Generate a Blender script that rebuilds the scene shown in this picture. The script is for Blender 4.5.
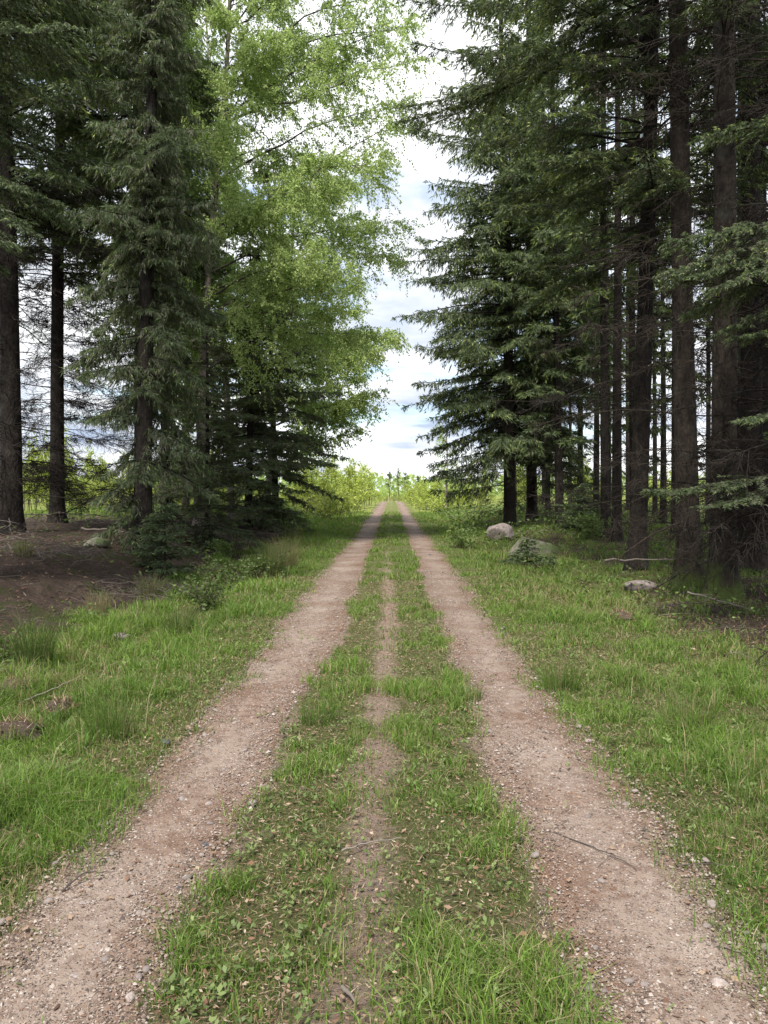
import bpy, math, random
import numpy as np

SC = bpy.context.scene
COL = SC.collection
for _o in list(bpy.data.objects):
    bpy.data.objects.remove(_o, do_unlink=True)

# ------------------------------------------------------------------ camera
F, VX, HY, CAMZ = 750.0, 392.0, 490.0, 1.5
cam = bpy.data.cameras.new("camera")
cam_ob = bpy.data.objects.new("camera", cam)
COL.objects.link(cam_ob)
cam_ob.location = (0, 0, CAMZ)
cam_ob.rotation_euler = (math.radians(90), 0, 0)
cam.sensor_fit = 'VERTICAL'
cam.sensor_height = 24
cam.lens = 24 * F / 1024
cam.shift_x = -(VX - 384) / 1024
cam.shift_y = -(512 - HY) / 1024
cam.clip_start, cam.clip_end = 0.05, 5000
SC.camera = cam_ob

# ------------------------------------------------------------------ light
SUN_AZ, SUN_EL = 200.0, 56.0           # azimuth from +Y towards +X
world = bpy.data.worlds.new("World")
SC.world = world
world.use_nodes = True
nt = world.node_tree
nt.nodes.clear()


def N(tree, kind, **kw):
    n = tree.nodes.new(kind)
    for k, v in kw.items():
        if k.startswith('i_'):
            n.inputs[k[2:]].default_value = v
        else:
            setattr(n, k, v)
    return n


def math_node(tree, op, a, b=None, clamp=False):
    n = tree.nodes.new('ShaderNodeMath')
    n.operation = op
    n.use_clamp = clamp
    for i, v in enumerate((a, b)):
        if v is None:
            continue
        if isinstance(v, (int, float)):
            n.inputs[i].default_value = v
        else:
            tree.links.new(v, n.inputs[i])
    return n.outputs[0]


def mix_col(tree, fac, a, b, blend='MIX'):
    n = tree.nodes.new('ShaderNodeMix')
    n.data_type = 'RGBA'
    n.blend_type = blend
    for sock, v in ((n.inputs[0], fac), (n.inputs[6], a), (n.inputs[7], b)):
        if isinstance(v, (int, float)):
            sock.default_value = v
        elif isinstance(v, tuple):
            sock.default_value = (*v, 1) if len(v) == 3 else v
        else:
            tree.links.new(v, sock)
    return n.outputs[2]


def ramp(tree, fac, stops, interp='LINEAR'):
    n = tree.nodes.new('ShaderNodeValToRGB')
    e = n.color_ramp.elements
    while len(e) < len(stops):
        e.new(0.5)
    for el, (p, c) in zip(e, stops):
        el.position = p
        el.color = (*c, 1) if len(c) == 3 else c
    n.color_ramp.interpolation = interp
    tree.links.new(fac, n.inputs[0])
    return n.outputs[0]


sky = N(nt, 'ShaderNodeTexSky', sky_type='NISHITA', sun_disc=False,
        sun_elevation=math.radians(SUN_EL), sun_rotation=math.radians(SUN_AZ))
tc = N(nt, 'ShaderNodeTexCoord')
sep = N(nt, 'ShaderNodeSeparateXYZ')
nt.links.new(tc.outputs['Generated'], sep.inputs[0])
zc = math_node(nt, 'MAXIMUM', sep.outputs[2], 0.0)
den = math_node(nt, 'ADD', zc, 0.10)
cmb = N(nt, 'ShaderNodeCombineXYZ')
nt.links.new(math_node(nt, 'DIVIDE', sep.outputs[0], den), cmb.inputs[0])
nt.links.new(math_node(nt, 'DIVIDE', sep.outputs[1], den), cmb.inputs[1])
n1 = N(nt, 'ShaderNodeTexNoise', i_Scale=1.1, i_Detail=7.0, i_Roughness=0.55)
n2 = N(nt, 'ShaderNodeTexNoise', i_Scale=0.55, i_Detail=6.0, i_Roughness=0.6)
mp = N(nt, 'ShaderNodeMapping')
mp.inputs['Location'].default_value = (3.7, 1.3, 0)
nt.links.new(cmb.outputs[0], mp.inputs[0])
nt.links.new(cmb.outputs[0], n1.inputs['Vector'])
nt.links.new(mp.outputs[0], n2.inputs['Vector'])
cover = ramp(nt, n1.outputs[0], [(0.36, (0, 0, 0)), (0.49, (1, 1, 1))])
cloud = ramp(nt, n2.outputs[0], [(0.37, (0.26, 0.31, 0.40)), (0.47, (0.43, 0.455, 0.50)), (0.60, (0.74, 0.75, 0.76))])
skyb = mix_col(nt, 1.0, sky.outputs[0], (0.10, 0.10, 0.10), 'MULTIPLY')
skymix = mix_col(nt, cover, skyb, cloud)
bg = N(nt, 'ShaderNodeBackground', i_Strength=1.0)
nt.links.new(skymix, bg.inputs[0])
wo = N(nt, 'ShaderNodeOutputWorld')
nt.links.new(bg.outputs[0], wo.inputs[0])

sun = bpy.data.lights.new("sun", 'SUN')
sun.energy = 3.2
sun.angle = math.radians(10)
sun.color = (1.0, 0.95, 0.87)
sun_ob = bpy.data.objects.new("sun", sun)
COL.objects.link(sun_ob)
sun_ob.rotation_euler = (math.radians(90 - SUN_EL), 0, math.radians(180 - SUN_AZ))

SC.view_settings.view_transform = 'Standard'
SC.view_settings.look = 'None'
SC.view_settings.exposure = 1.22
SC.view_settings.gamma = 1.0
SC.view_settings.use_curve_mapping = False
SC.render.engine = 'CYCLES'
SC.cycles.max_bounces = 8
SC.cycles.diffuse_bounces = 5
SC.cycles.transmission_bounces = 3
SC.cycles.glossy_bounces = 2

# ------------------------------------------------------------------ helpers
RNG = np.random.default_rng(7)


def hash2(ix, iy, seed=0):
    h = (ix.astype(np.int64) * 374761393 + iy.astype(np.int64) * 668265263 + seed * 974634721) & 0xFFFFFFFF
    h = ((h ^ (h >> 13)) * 1274126177) & 0xFFFFFFFF
    h = h ^ (h >> 16)
    return (h & 0xFFFF) / 65535.0


def vnoise(x, y, seed=0):
    x = np.asarray(x, float); y = np.asarray(y, float)
    ix = np.floor(x); iy = np.floor(y)
    fx = x - ix; fy = y - iy
    fx = fx * fx * (3 - 2 * fx); fy = fy * fy * (3 - 2 * fy)
    ix = ix.astype(np.int64); iy = iy.astype(np.int64)
    a = hash2(ix, iy, seed); b = hash2(ix + 1, iy, seed)
    c = hash2(ix, iy + 1, seed); d = hash2(ix + 1, iy + 1, seed)
    return (a * (1 - fx) + b * fx) * (1 - fy) + (c * (1 - fx) + d * fx) * fy


def fbm(x, y, seed=0, octv=4):
    s = 0; amp = 0.5; x = np.asarray(x, float); y = np.asarray(y, float); tot = 0
    for k in range(octv):
        s = s + amp * vnoise(x * 2 ** k, y * 2 ** k, seed + k * 17); tot += amp; amp *= 0.5
    return s / tot


def sstep(a, b, x):
    t = np.clip((x - a) / (b - a), 0, 1)
    return t * t * (3 - 2 * t)


def ground_h(x, y):
    x = np.asarray(x, float); y = np.asarray(y, float)
    z = 0.03 * np.exp(-(x / 0.5) ** 2) - 0.02 * (np.exp(-((x + 0.97) / 0.3) ** 2) + np.exp(-((x - 0.97) / 0.3) ** 2))
    off = sstep(1.3, 2.2, np.abs(x))
    # left: verge falls to a shallow ditch, then a needle bank
    z = z - 0.16 * sstep(-1.6, -3.0, x) + 0.62 * sstep(-3.3, -6.0, x) * sstep(120, 60, y)
    # right: gentle
    z = z - 0.06 * sstep(1.5, 2.6, x) + 0.16 * sstep(3.0, 6.0, x)
    n = (fbm(x * 0.9, y * 0.9, 3, 4) - 0.5) * 0.16 + (fbm(x * 4, y * 4, 9, 3) - 0.5) * 0.05
    z = z + n * off * (0.8 + 1.2 * sstep(3, 5, np.abs(x)))
    z = z + (fbm(x * 1.1, y * 1.1, 31, 3) - 0.5) * 0.03 * (1 - off)
    z = z + 0.35 * sstep(20, 75, y) * (1 - 0.5 * sstep(1.5, 8, np.abs(x))) * 0.4 - 0.8 * sstep(80, 140, y)
    return z


def gh(x, y):
    return float(ground_h(np.array([x]), np.array([y]))[0])


def at(px, py):
    """ground point seen at a pixel"""
    d = 1125 / max(py - HY, 3)
    for _ in range(12):
        x = (px - VX) / F * d
        d = F * (CAMZ - gh(x, d)) / max(py - HY, 3)
    x = (px - VX) / F * d
    return x, d, gh(x, d)


def ax(px, d):
    return (px - VX) / F * d


def az(py, d):
    return CAMZ + (HY - py) * d / F


class Geo:
    def __init__(s):
        s.v = []; s.f = []; s.t = []; s.n = 0

    def add(s, verts, quads, tint=0.5):
        verts = np.asarray(verts, np.float32).reshape(-1, 3)
        s.v.append(verts); s.f.append(np.asarray(quads, np.int32).reshape(-1, 4) + s.n)
        t = np.broadcast_to(np.asarray(tint, np.float32), (len(verts),)) if np.ndim(tint) == 0 else np.asarray(tint, np.float32)
        s.t.append(t); s.n += len(verts)

    def tubes(s, P, R, sides=6, tint=0.5, twist=0.0):
        """P [B,K,3], R [B,K]"""
        P = np.asarray(P, float); R = np.asarray(R, float)
        if P.ndim == 2:
            P = P[None]; R = R[None]
        B, K, _ = P.shape
        T = np.gradient(P, axis=1)
        T /= np.linalg.norm(T, axis=2, keepdims=True) + 1e-9
        ref = np.where(np.abs(T[..., 2:3]) > 0.8, np.array([1.0, 0, 0]), np.array([0, 0, 1.0]))
        U = np.cross(T, ref); U /= np.linalg.norm(U, axis=2, keepdims=True) + 1e-9
        W = np.cross(T, U)
        a = np.arange(sides) / sides * 2 * np.pi
        V = P[:, :, None, :] + R[:, :, None, None] * (np.cos(a)[None, None, :, None] * U[:, :, None, :] + np.sin(a)[None, None, :, None] * W[:, :, None, :])
        idx = np.arange(B * K * sides).reshape(B, K, sides)
        nx = np.roll(idx, -1, axis=2)
        q = np.stack([idx[:, :-1], nx[:, :-1], nx[:, 1:], idx[:, 1:]], -1).reshape(-1, 4)
        if np.ndim(tint) == 1:
            tint = np.repeat(tint, K * sides)
        s.add(V.reshape(-1, 3), q, tint)

    def diamonds(s, P, D, L, W, rng, tint, mid=0.4, roll=None):
        n = len(P)
        rv = rng.normal(size=(n, 3)) if roll is None else roll
        S = np.cross(D, rv); S /= np.linalg.norm(S, axis=1, keepdims=True) + 1e-9
        L = np.broadcast_to(L, (n,))[:, None]; W = np.broadcast_to(W, (n,))[:, None]
        M = P + D * L * mid
        V = np.stack([P, M + S * W * .5, P + D * L, M - S * W * .5], 1)
        q = np.arange(n * 4).reshape(n, 4)
        s.add(V.reshape(-1, 3), q, np.repeat(np.broadcast_to(tint, (n,)), 4))

    def build(s, name, mat, parent=None, smooth=False):
        me = bpy.data.meshes.new(name)
        v = np.concatenate(s.v); f = np.concatenate(s.f); t = np.concatenate(s.t)
        me.vertices.add(len(v)); me.vertices.foreach_set('co', v.ravel())
        me.loops.add(len(f) * 4); me.loops.foreach_set('vertex_index', f.ravel())
        me.polygons.add(len(f)); me.polygons.foreach_set('loop_start', np.arange(len(f), dtype=np.int32) * 4)
        if smooth:
            me.polygons.foreach_set('use_smooth', np.ones(len(f), bool))
        at_ = me.attributes.new('tint', 'FLOAT', 'POINT'); at_.data.foreach_set('value', t.astype(np.float32))
        me.update(calc_edges=True)
        me.materials.append(mat)
        o = bpy.data.objects.new(name, me)
        COL.objects.link(o)
        if parent is not None:
            o.parent = parent
        return o


def unit(v):
    return v / (np.linalg.norm(v, axis=-1, keepdims=True) + 1e-9)


def tag(o, label=None, cat=None, group=None, kind=None):
    if label: o['label'] = label
    if cat: o['category'] = cat
    if group: o['group'] = group
    if kind: o['kind'] = kind
    return o


def empty(name, loc=(0, 0, 0), rz=0.0, sc=1.0):
    o = bpy.data.objects.new(name, None)
    COL.objects.link(o)
    o.location = loc; o.rotation_euler = (0, 0, rz)
    o.scale = (sc, sc, sc) if not isinstance(sc, tuple) else sc
    o.empty_display_size = 0.2
    return o


def copy_tree(o, parent=None):
    c = o.copy(); COL.objects.link(c)
    if parent is not None:
        c.parent = parent
    for ch in list(o.children):
        copy_tree(ch, c)
    return c


def place(o, loc, rz=0.0, sc=1.0, label=None, group=None):
    o.location = loc; o.rotation_euler = (0, 0, rz)
    o.scale = (sc, sc, sc) if not isinstance(sc, tuple) else sc
    if label: o['label'] = label
    if group: o['group'] = group
    return o


# ------------------------------------------------------------------ materials
def new_mat(name):
    m = bpy.data.materials.new(name)
    m.use_nodes = True
    t = m.node_tree
    t.nodes.clear()
    out = t.nodes.new('ShaderNodeOutputMaterial')
    return m, t, out


def attr(t, name):
    n = t.nodes.new('ShaderNodeAttribute'); n.attribute_name = name
    return n.outputs['Fac']


def leaf_mat(name, stops, trans=0.35, rough=0.55, spec=0.25, tcol=(1.25, 1.35, 0.6), obvar=0.0):
    m, t, out = new_mat(name)
    c = ramp(t, attr(t, 'tint'), stops)
    if obvar:
        oi = t.nodes.new('ShaderNodeObjectInfo')
        hs = t.nodes.new('ShaderNodeHueSaturation')
        t.links.new(c, hs.inputs['Color'])
        v = math_node(t, 'ADD', math_node(t, 'MULTIPLY', oi.outputs['Random'], obvar), 1 - obvar / 2)
        t.links.new(v, hs.inputs['Value'])
        c = hs.outputs[0]
    b = N(t, 'ShaderNodeBsdfPrincipled', i_Roughness=rough)
    b.inputs['Specular IOR Level'].default_value = spec
    t.links.new(c, b.inputs['Base Color'])
    tr = t.nodes.new('ShaderNodeBsdfTranslucent')
    t.links.new(mix_col(t, 1.0, c, tcol, 'MULTIPLY'), tr.inputs[0])
    mx = t.nodes.new('ShaderNodeMixShader'); mx.inputs[0].default_value = trans
    t.links.new(b.outputs[0], mx.inputs[1]); t.links.new(tr.outputs[0], mx.inputs[2])
    t.links.new(mx.outputs[0], out.inputs[0])
    return m


def bump(t, h, strength=0.5, dist=0.02):
    b = t.nodes.new('ShaderNodeBump')
    b.inputs['Strength'].default_value = strength
    b.inputs['Distance'].default_value = dist
    t.links.new(h, b.inputs['Height'])
    return b.outputs[0]


def noise(t, vec, scale, detail=4, rough=0.55, stretch=None):
    if stretch:
        mp = t.nodes.new('ShaderNodeMapping'); mp.inputs['Scale'].default_value = stretch
        t.links.new(vec, mp.inputs[0]); vec = mp.outputs[0]
    n = N(t, 'ShaderNodeTexNoise', i_Scale=scale, i_Detail=detail, i_Roughness=rough)
    t.links.new(vec, n.inputs['Vector'])
    return n.outputs[0]


def bark_mat(name, dark, light, moss=0.0, scale=14):
    m, t, out = new_mat(name)
    tcn = t.nodes.new('ShaderNodeTexCoord'); ob = tcn.outputs['Object']
    n_a = noise(t, ob, scale, 6, 0.65, (1, 1, 0.35))
    vo = N(t, 'ShaderNodeTexVoronoi', i_Scale=scale * 2.2)
    mp = t.nodes.new('ShaderNodeMapping'); mp.inputs['Scale'].default_value = (1, 1, 0.4)
    t.links.new(ob, mp.inputs[0]); t.links.new(mp.outputs[0], vo.inputs['Vector'])
    c = ramp(t, n_a, [(0.3, dark), (0.7, light)])
    c = mix_col(t, 0.5, c, ramp(t, vo.outputs['Distance'], [(0.0, (1.2, 1.2, 1.2)), (0.6, (0.5, 0.5, 0.5))]), 'MULTIPLY')
    n_l = noise(t, ob, 3.0, 4, 0.6)
    c = mix_col(t, ramp(t, n_l, [(0.55, (0, 0, 0)), (0.72, (0.5, 0.5, 0.5))]), c, (0.06, 0.063, 0.05))   # lichen
    if moss > 0:
        sp = t.nodes.new('ShaderNodeSeparateXYZ'); t.links.new(ob, sp.inputs[0])
        hgt = math_node(t, 'ADD', math_node(t, 'MULTIPLY', sp.outputs[2], -1.3 / moss), math_node(t, 'MULTIPLY', noise(t, ob, 4.0, 5), 1.6))
        mk = ramp(t, hgt, [(0.15, (0, 0, 0)), (0.55, (0.85, 0.85, 0.85))])
        c = mix_col(t, mk, c, (0.055, 0.075, 0.02))
    b = N(t, 'ShaderNodeBsdfPrincipled', i_Roughness=0.9)
    b.inputs['Specular IOR Level'].default_value = 0.15
    t.links.new(c, b.inputs['Base Color'])
    h = math_node(t, 'SUBTRACT', n_a, math_node(t, 'MULTIPLY', vo.outputs['Distance'], 0.7))
    t.links.new(bump(t, h, 0.9, 0.025), b.inputs['Normal'])
    t.links.new(b.outputs[0], out.inputs[0])
    return m


M = {}
M['bark'] = bark_mat('spruce_bark', (0.013, 0.011, 0.0095), (0.048, 0.038, 0.032))
M['bark_moss'] = bark_mat('mossy_spruce_bark', (0.016, 0.013, 0.0105), (0.062, 0.048, 0.038), moss=1.0)
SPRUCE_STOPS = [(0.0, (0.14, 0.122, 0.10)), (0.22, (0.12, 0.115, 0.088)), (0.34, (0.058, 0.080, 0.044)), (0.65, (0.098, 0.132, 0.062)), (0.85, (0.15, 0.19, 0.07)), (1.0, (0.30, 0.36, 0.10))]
M['needle'] = leaf_mat('spruce_needles', SPRUCE_STOPS, trans=0.3, rough=0.6, obvar=0.25)
M['birch_leaf'] = leaf_mat('birch_leaves', [(0, (0.19, 0.25, 0.075)), (0.5, (0.40, 0.475, 0.18)), (1, (0.58, 0.64, 0.31))], trans=0.52, rough=0.5, obvar=0.08, tcol=(1.12, 1.32, 1.0))
M['sapling_leaf'] = leaf_mat('young_leaves', [(0, (0.20, 0.25, 0.06)), (0.5, (0.34, 0.40, 0.10)), (1, (0.48, 0.52, 0.17))], trans=0.45, obvar=0.35)
M['bush_leaf'] = leaf_mat('bush_leaves', [(0, (0.10, 0.08, 0.045)), (0.3, (0.05, 0.085, 0.025)), (0.6, (0.10, 0.15, 0.045)), (1, (0.19, 0.25, 0.08))], trans=0.35)
M['grass'] = leaf_mat('grass_blades', [(0, (0.36, 0.29, 0.18)), (0.12, (0.25, 0.22, 0.11)), (0.25, (0.066, 0.115, 0.024)), (0.6, (0.125, 0.212, 0.038)), (1, (0.225, 0.325, 0.068))], trans=0.4, rough=0.5, spec=0.3, tcol=(1.2, 1.3, 0.6))
M['weed'] = leaf_mat('weed_leaves', [(0, (0.07, 0.10, 0.03)), (0.5, (0.13, 0.18, 0.06)), (1, (0.22, 0.27, 0.10))], trans=0.3)
M['litter'] = leaf_mat('dead_litter', [(0, (0.06, 0.035, 0.022)), (0.4, (0.17, 0.095, 0.06)), (0.7, (0.27, 0.19, 0.13)), (1, (0.40, 0.33, 0.25))], trans=0.08, rough=0.8, tcol=(1, 1, 1))
M['twig'] = leaf_mat('dead_twigs', [(0, (0.05, 0.04, 0.035)), (0.5, (0.11, 0.09, 0.075)), (1, (0.24, 0.21, 0.18))], trans=0.0, rough=0.85)


def birch_bark(name):
    m, t, out = new_mat(name)
    ob = t.nodes.new('ShaderNodeTexCoord').outputs['Object']
    a = noise(t, ob, 5, 5, 0.6, (1, 1, 3.0))
    d = noise(t, ob, 2.2, 5, 0.65, (1, 1, 0.8))
    c = ramp(t, a, [(0.3, (0.20, 0.165, 0.14)), (0.55, (0.36, 0.305, 0.26)), (0.8, (0.50, 0.445, 0.395))])
    c = mix_col(t, ramp(t, d, [(0.42, (0, 0, 0)), (0.54, (0.9, 0.9, 0.9))]), c, (0.075, 0.06, 0.05))
    c = mix_col(t, ramp(t, attr(t, 'tint'), [(0.15, (1, 1, 1)), (0.45, (0, 0, 0))]), c, (0.055, 0.042, 0.035))
    b = N(t, 'ShaderNodeBsdfPrincipled', i_Roughness=0.75)
    t.links.new(c, b.inputs['Base Color'])
    t.links.new(bump(t, d, 0.5, 0.02), b.inputs['Normal'])
    t.links.new(b.outputs[0], out.inputs[0])
    return m


M['birch_bark'] = birch_bark('birch_bark')


def ground_mat():
    m, t, out = new_mat('forest_ground')
    ob = t.nodes.new('ShaderNodeTexCoord').outputs['Object']
    nb = noise(t, ob, 0.7, 5); nf = noise(t, ob, 9, 6, 0.65); nff = noise(t, ob, 60, 6, 0.8); nhi = noise(t, ob, 210, 4, 0.8)
    litter = ramp(t, math_node(t, 'ADD', math_node(t, 'MULTIPLY', nf, 0.35), math_node(t, 'ADD', math_node(t, 'MULTIPLY', nff, 0.4), math_node(t, 'MULTIPLY', nhi, 0.25))),
                  [(0.3, (0.02, 0.015, 0.012)), (0.44, (0.052, 0.037, 0.03)), (0.56, (0.095, 0.07, 0.055)), (0.72, (0.19, 0.15, 0.12))])
    dirt = ramp(t, math_node(t, 'ADD', math_node(t, 'MULTIPLY', nff, 0.5), math_node(t, 'MULTIPLY', nhi, 0.5)), [(0.34, (0.14, 0.095, 0.072)), (0.45, (0.275, 0.198, 0.155)), (0.55, (0.36, 0.275, 0.22)), (0.68, (0.50, 0.42, 0.35))])
    green = ramp(t, math_node(t, 'ADD', math_node(t, 'MULTIPLY', nhi, 0.5), math_node(t, 'MULTIPLY', nff, 0.5)),
                 [(0.36, (0.03, 0.04, 0.013)), (0.48, (0.085, 0.11, 0.03)), (0.58, (0.15, 0.155, 0.055)), (0.68, (0.33, 0.28, 0.17))])
    clear = ramp(t, nf, [(0.3, (0.12, 0.15, 0.035)), (0.6, (0.20, 0.23, 0.06)), (0.8, (0.28, 0.25, 0.11))])
    jit = math_node(t, 'MULTIPLY', math_node(t, 'SUBTRACT', nf, 0.5), 1.1)
    g = ramp(t, math_node(t, 'ADD', math_node(t, 'MULTIPLY', attr(t, 'grass'), 0.8), jit), [(0.3, (0, 0, 0)), (0.7, (0.9, 0.9, 0.9))])
    l = ramp(t, math_node(t, 'ADD', attr(t, 'needle_floor'), jit), [(0.35, (0, 0, 0)), (0.62, (1, 1, 1))])
    mossp = ramp(t, noise(t, ob, 1.6, 6, 0.65), [(0.54, (0, 0, 0)), (0.62, (0.8, 0.8, 0.8))])
    litter = mix_col(t, mossp, litter, ramp(t, nhi, [(0.35, (0.02, 0.026, 0.01)), (0.65, (0.075, 0.09, 0.03))]))
    c = mix_col(t, l, dirt, litter)
    c = mix_col(t, g, c, green)
    c = mix_col(t, attr(t, 'clearing'), c, clear)
    b = N(t, 'ShaderNodeBsdfPrincipled', i_Roughness=0.95)
    b.inputs['Specular IOR Level'].default_value = 0.1
    t.links.new(c, b.inputs['Base Color'])
    hh = math_node(t, 'ADD', math_node(t, 'MULTIPLY', nf, 1.0), math_node(t, 'ADD', math_node(t, 'MULTIPLY', nff, 0.5), math_node(t, 'MULTIPLY', nhi, 0.25)))
    t.links.new(bump(t, hh, 1.0, 0.06), b.inputs['Normal'])
    t.links.new(b.outputs[0], out.inputs[0])
    return m


def gravel_mat():
    m, t, out = new_mat('packed_gravel')
    ob = t.nodes.new('ShaderNodeTexCoord').outputs['Object']
    nb = noise(t, ob, 1.3, 5, 0.6); nm = noise(t, ob, 14, 6, 0.75); nf = noise(t, ob, 150, 5, 0.85)
    base = ramp(t, nb, [(0.32, (0.15, 0.098, 0.070)), (0.45, (0.205, 0.147, 0.115)), (0.55, (0.225, 0.174, 0.142)), (0.68, (0.285, 0.232, 0.192))])
    base = mix_col(t, 0.85, base, ramp(t, nf, [(0.36, (0.32, 0.27, 0.25)), (0.47, (0.9, 0.88, 0.87)), (0.56, (1.1, 1.1, 1.1)), (0.68, (1.7, 1.7, 1.7))]), 'MULTIPLY')
    base = mix_col(t, 0.6, base, ramp(t, nm, [(0.35, (0.5, 0.43, 0.40)), (0.52, (1, 1, 1)), (0.7, (1.3, 1.32, 1.35))]), 'MULTIPLY')
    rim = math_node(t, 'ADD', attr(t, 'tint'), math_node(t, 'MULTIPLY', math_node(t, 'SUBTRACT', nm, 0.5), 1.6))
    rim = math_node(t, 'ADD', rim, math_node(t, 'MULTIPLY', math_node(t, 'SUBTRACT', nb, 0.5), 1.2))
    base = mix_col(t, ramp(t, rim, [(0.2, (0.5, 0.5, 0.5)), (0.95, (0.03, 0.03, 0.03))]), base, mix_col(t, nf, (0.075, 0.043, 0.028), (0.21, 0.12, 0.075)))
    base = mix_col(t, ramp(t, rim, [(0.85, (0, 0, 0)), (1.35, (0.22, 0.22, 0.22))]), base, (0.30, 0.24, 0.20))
    hs = None
    for sc, lo, hi in ((110, 0.24, 0.36), (55, 0.22, 0.32), (27, 0.14, 0.22)):
        vo = N(t, 'ShaderNodeTexVoronoi', i_Scale=sc); vo.inputs['Randomness'].default_value = 1
        t.links.new(ob, vo.inputs['Vector'])
        sepc = t.nodes.new('ShaderNodeSeparateColor'); t.links.new(vo.outputs['Color'], sepc.inputs[0])
        on = math_node(t, 'GREATER_THAN', sepc.outputs[0], 0.45)
        disc = ramp(t, vo.outputs['Distance'], [(lo, (1, 1, 1)), (hi, (0, 0, 0))])
        msk = math_node(t, 'MULTIPLY', on, disc)
        stone = ramp(t, sepc.outputs[1], [(0.0, (0.09, 0.075, 0.07)), (0.3, (0.22, 0.175, 0.155)), (0.65, (0.36, 0.30, 0.27)), (1.0, (0.52, 0.47, 0.43))])
        base = mix_col(t, math_node(t, 'MULTIPLY', msk, 0.8), base, stone)
        h = math_node(t, 'MULTIPLY', msk, math_node(t, 'SUBTRACT', 0.5, vo.outputs['Distance']))
        hs = h if hs is None else math_node(t, 'ADD', hs, math_node(t, 'MULTIPLY', h, 0.5))
    b = N(t, 'ShaderNodeBsdfPrincipled', i_Roughness=0.92)
    b.inputs['Specular IOR Level'].default_value = 0.15
    t.links.new(base, b.inputs['Base Color'])
    hh = math_node(t, 'ADD', hs, math_node(t, 'ADD', math_node(t, 'MULTIPLY', nf, 0.12), math_node(t, 'MULTIPLY', nm, 0.3)))
    t.links.new(bump(t, hh, 0.9, 0.025), b.inputs['Normal'])
    t.links.new(b.outputs[0], out.inputs[0])
    return m


def stone_mat(name, a, b_, c_, moss=False, scale=18):
    m, t, out = new_mat(name)
    tcn = t.nodes.new('ShaderNodeTexCoord'); ob = tcn.outputs['Object']
    n_ = noise(t, ob, scale, 6, 0.7); n2_ = noise(t, ob, scale * 0.25, 4, 0.6)
    c = ramp(t, n_, [(0.3, a), (0.5, b_), (0.72, c_)])
    c = mix_col(t, 0.5, c, ramp(t, n2_, [(0.35, (0.75, 0.72, 0.7)), (0.65, (1.2, 1.2, 1.2))]), 'MULTIPLY')
    oi = t.nodes.new('ShaderNodeObjectInfo')
    hs = t.nodes.new('ShaderNodeHueSaturation'); t.links.new(c, hs.inputs['Color'])
    t.links.new(math_node(t, 'ADD', math_node(t, 'MULTIPLY', oi.outputs['Random'], 0.5), 0.75), hs.inputs['Value'])
    c = hs.outputs[0]
    if moss:
        ge = t.nodes.new('ShaderNodeNewGeometry')
        mk = ramp(t, noise(t, ob, 3.5, 5, 0.65), [(0.44, (0, 0, 0)), (0.58, (0.9, 0.9, 0.9))])
        c = mix_col(t, mk, c, (0.06, 0.085, 0.025))
    b = N(t, 'ShaderNodeBsdfPrincipled', i_Roughness=0.85)
    b.inputs['Specular IOR Level'].default_value = 0.25
    t.links.new(c, b.inputs['Base Color'])
    t.links.new(bump(t, n_, 0.6, 0.02), b.inputs['Normal'])
    t.links.new(b.outputs[0], out.inputs[0])
    return m


M['ground'] = ground_mat()
M['gravel'] = gravel_mat()
M['boulder'] = stone_mat('granite', (0.11, 0.093, 0.086), (0.20, 0.168, 0.155), (0.29, 0.255, 0.24))
M['boulder_moss'] = stone_mat('mossy_granite', (0.11, 0.096, 0.083), (0.20, 0.178, 0.15), (0.28, 0.25, 0.21), moss=True)
M['stone'] = stone_mat('track_stone', (0.17, 0.14, 0.128), (0.28, 0.235, 0.215), (0.38, 0.335, 0.31), scale=60)
M['dark_stone'] = stone_mat('dark_stone', (0.035, 0.035, 0.038), (0.07, 0.07, 0.075), (0.13, 0.13, 0.135), scale=60)
M['clod'] = stone_mat('dry_earth', (0.025, 0.018, 0.014), (0.065, 0.045, 0.034), (0.13, 0.095, 0.072), scale=30)

# ------------------------------------------------------------------ ground
def track_edges(y):
    """x of the four edges of the two wheel tracks"""
    w = lambda s: (fbm(y * 0.8, y * 0 + s, 50 + s, 3) - 0.5) * 0.15 + (fbm(y * 5, y * 0 + s, 70 + s, 3) - 0.5) * 0.06
    near = sstep(9, 2.5, y)
    lo = -1.27 - 0.04 * near + w(1)
    li = -0.53 - 0.17 * near + w(2)
    ri = 0.50 + 0.05 * near + w(3)
    ro = 1.19 + 0.04 * near + w(4)
    return lo, li, ri, ro


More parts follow.
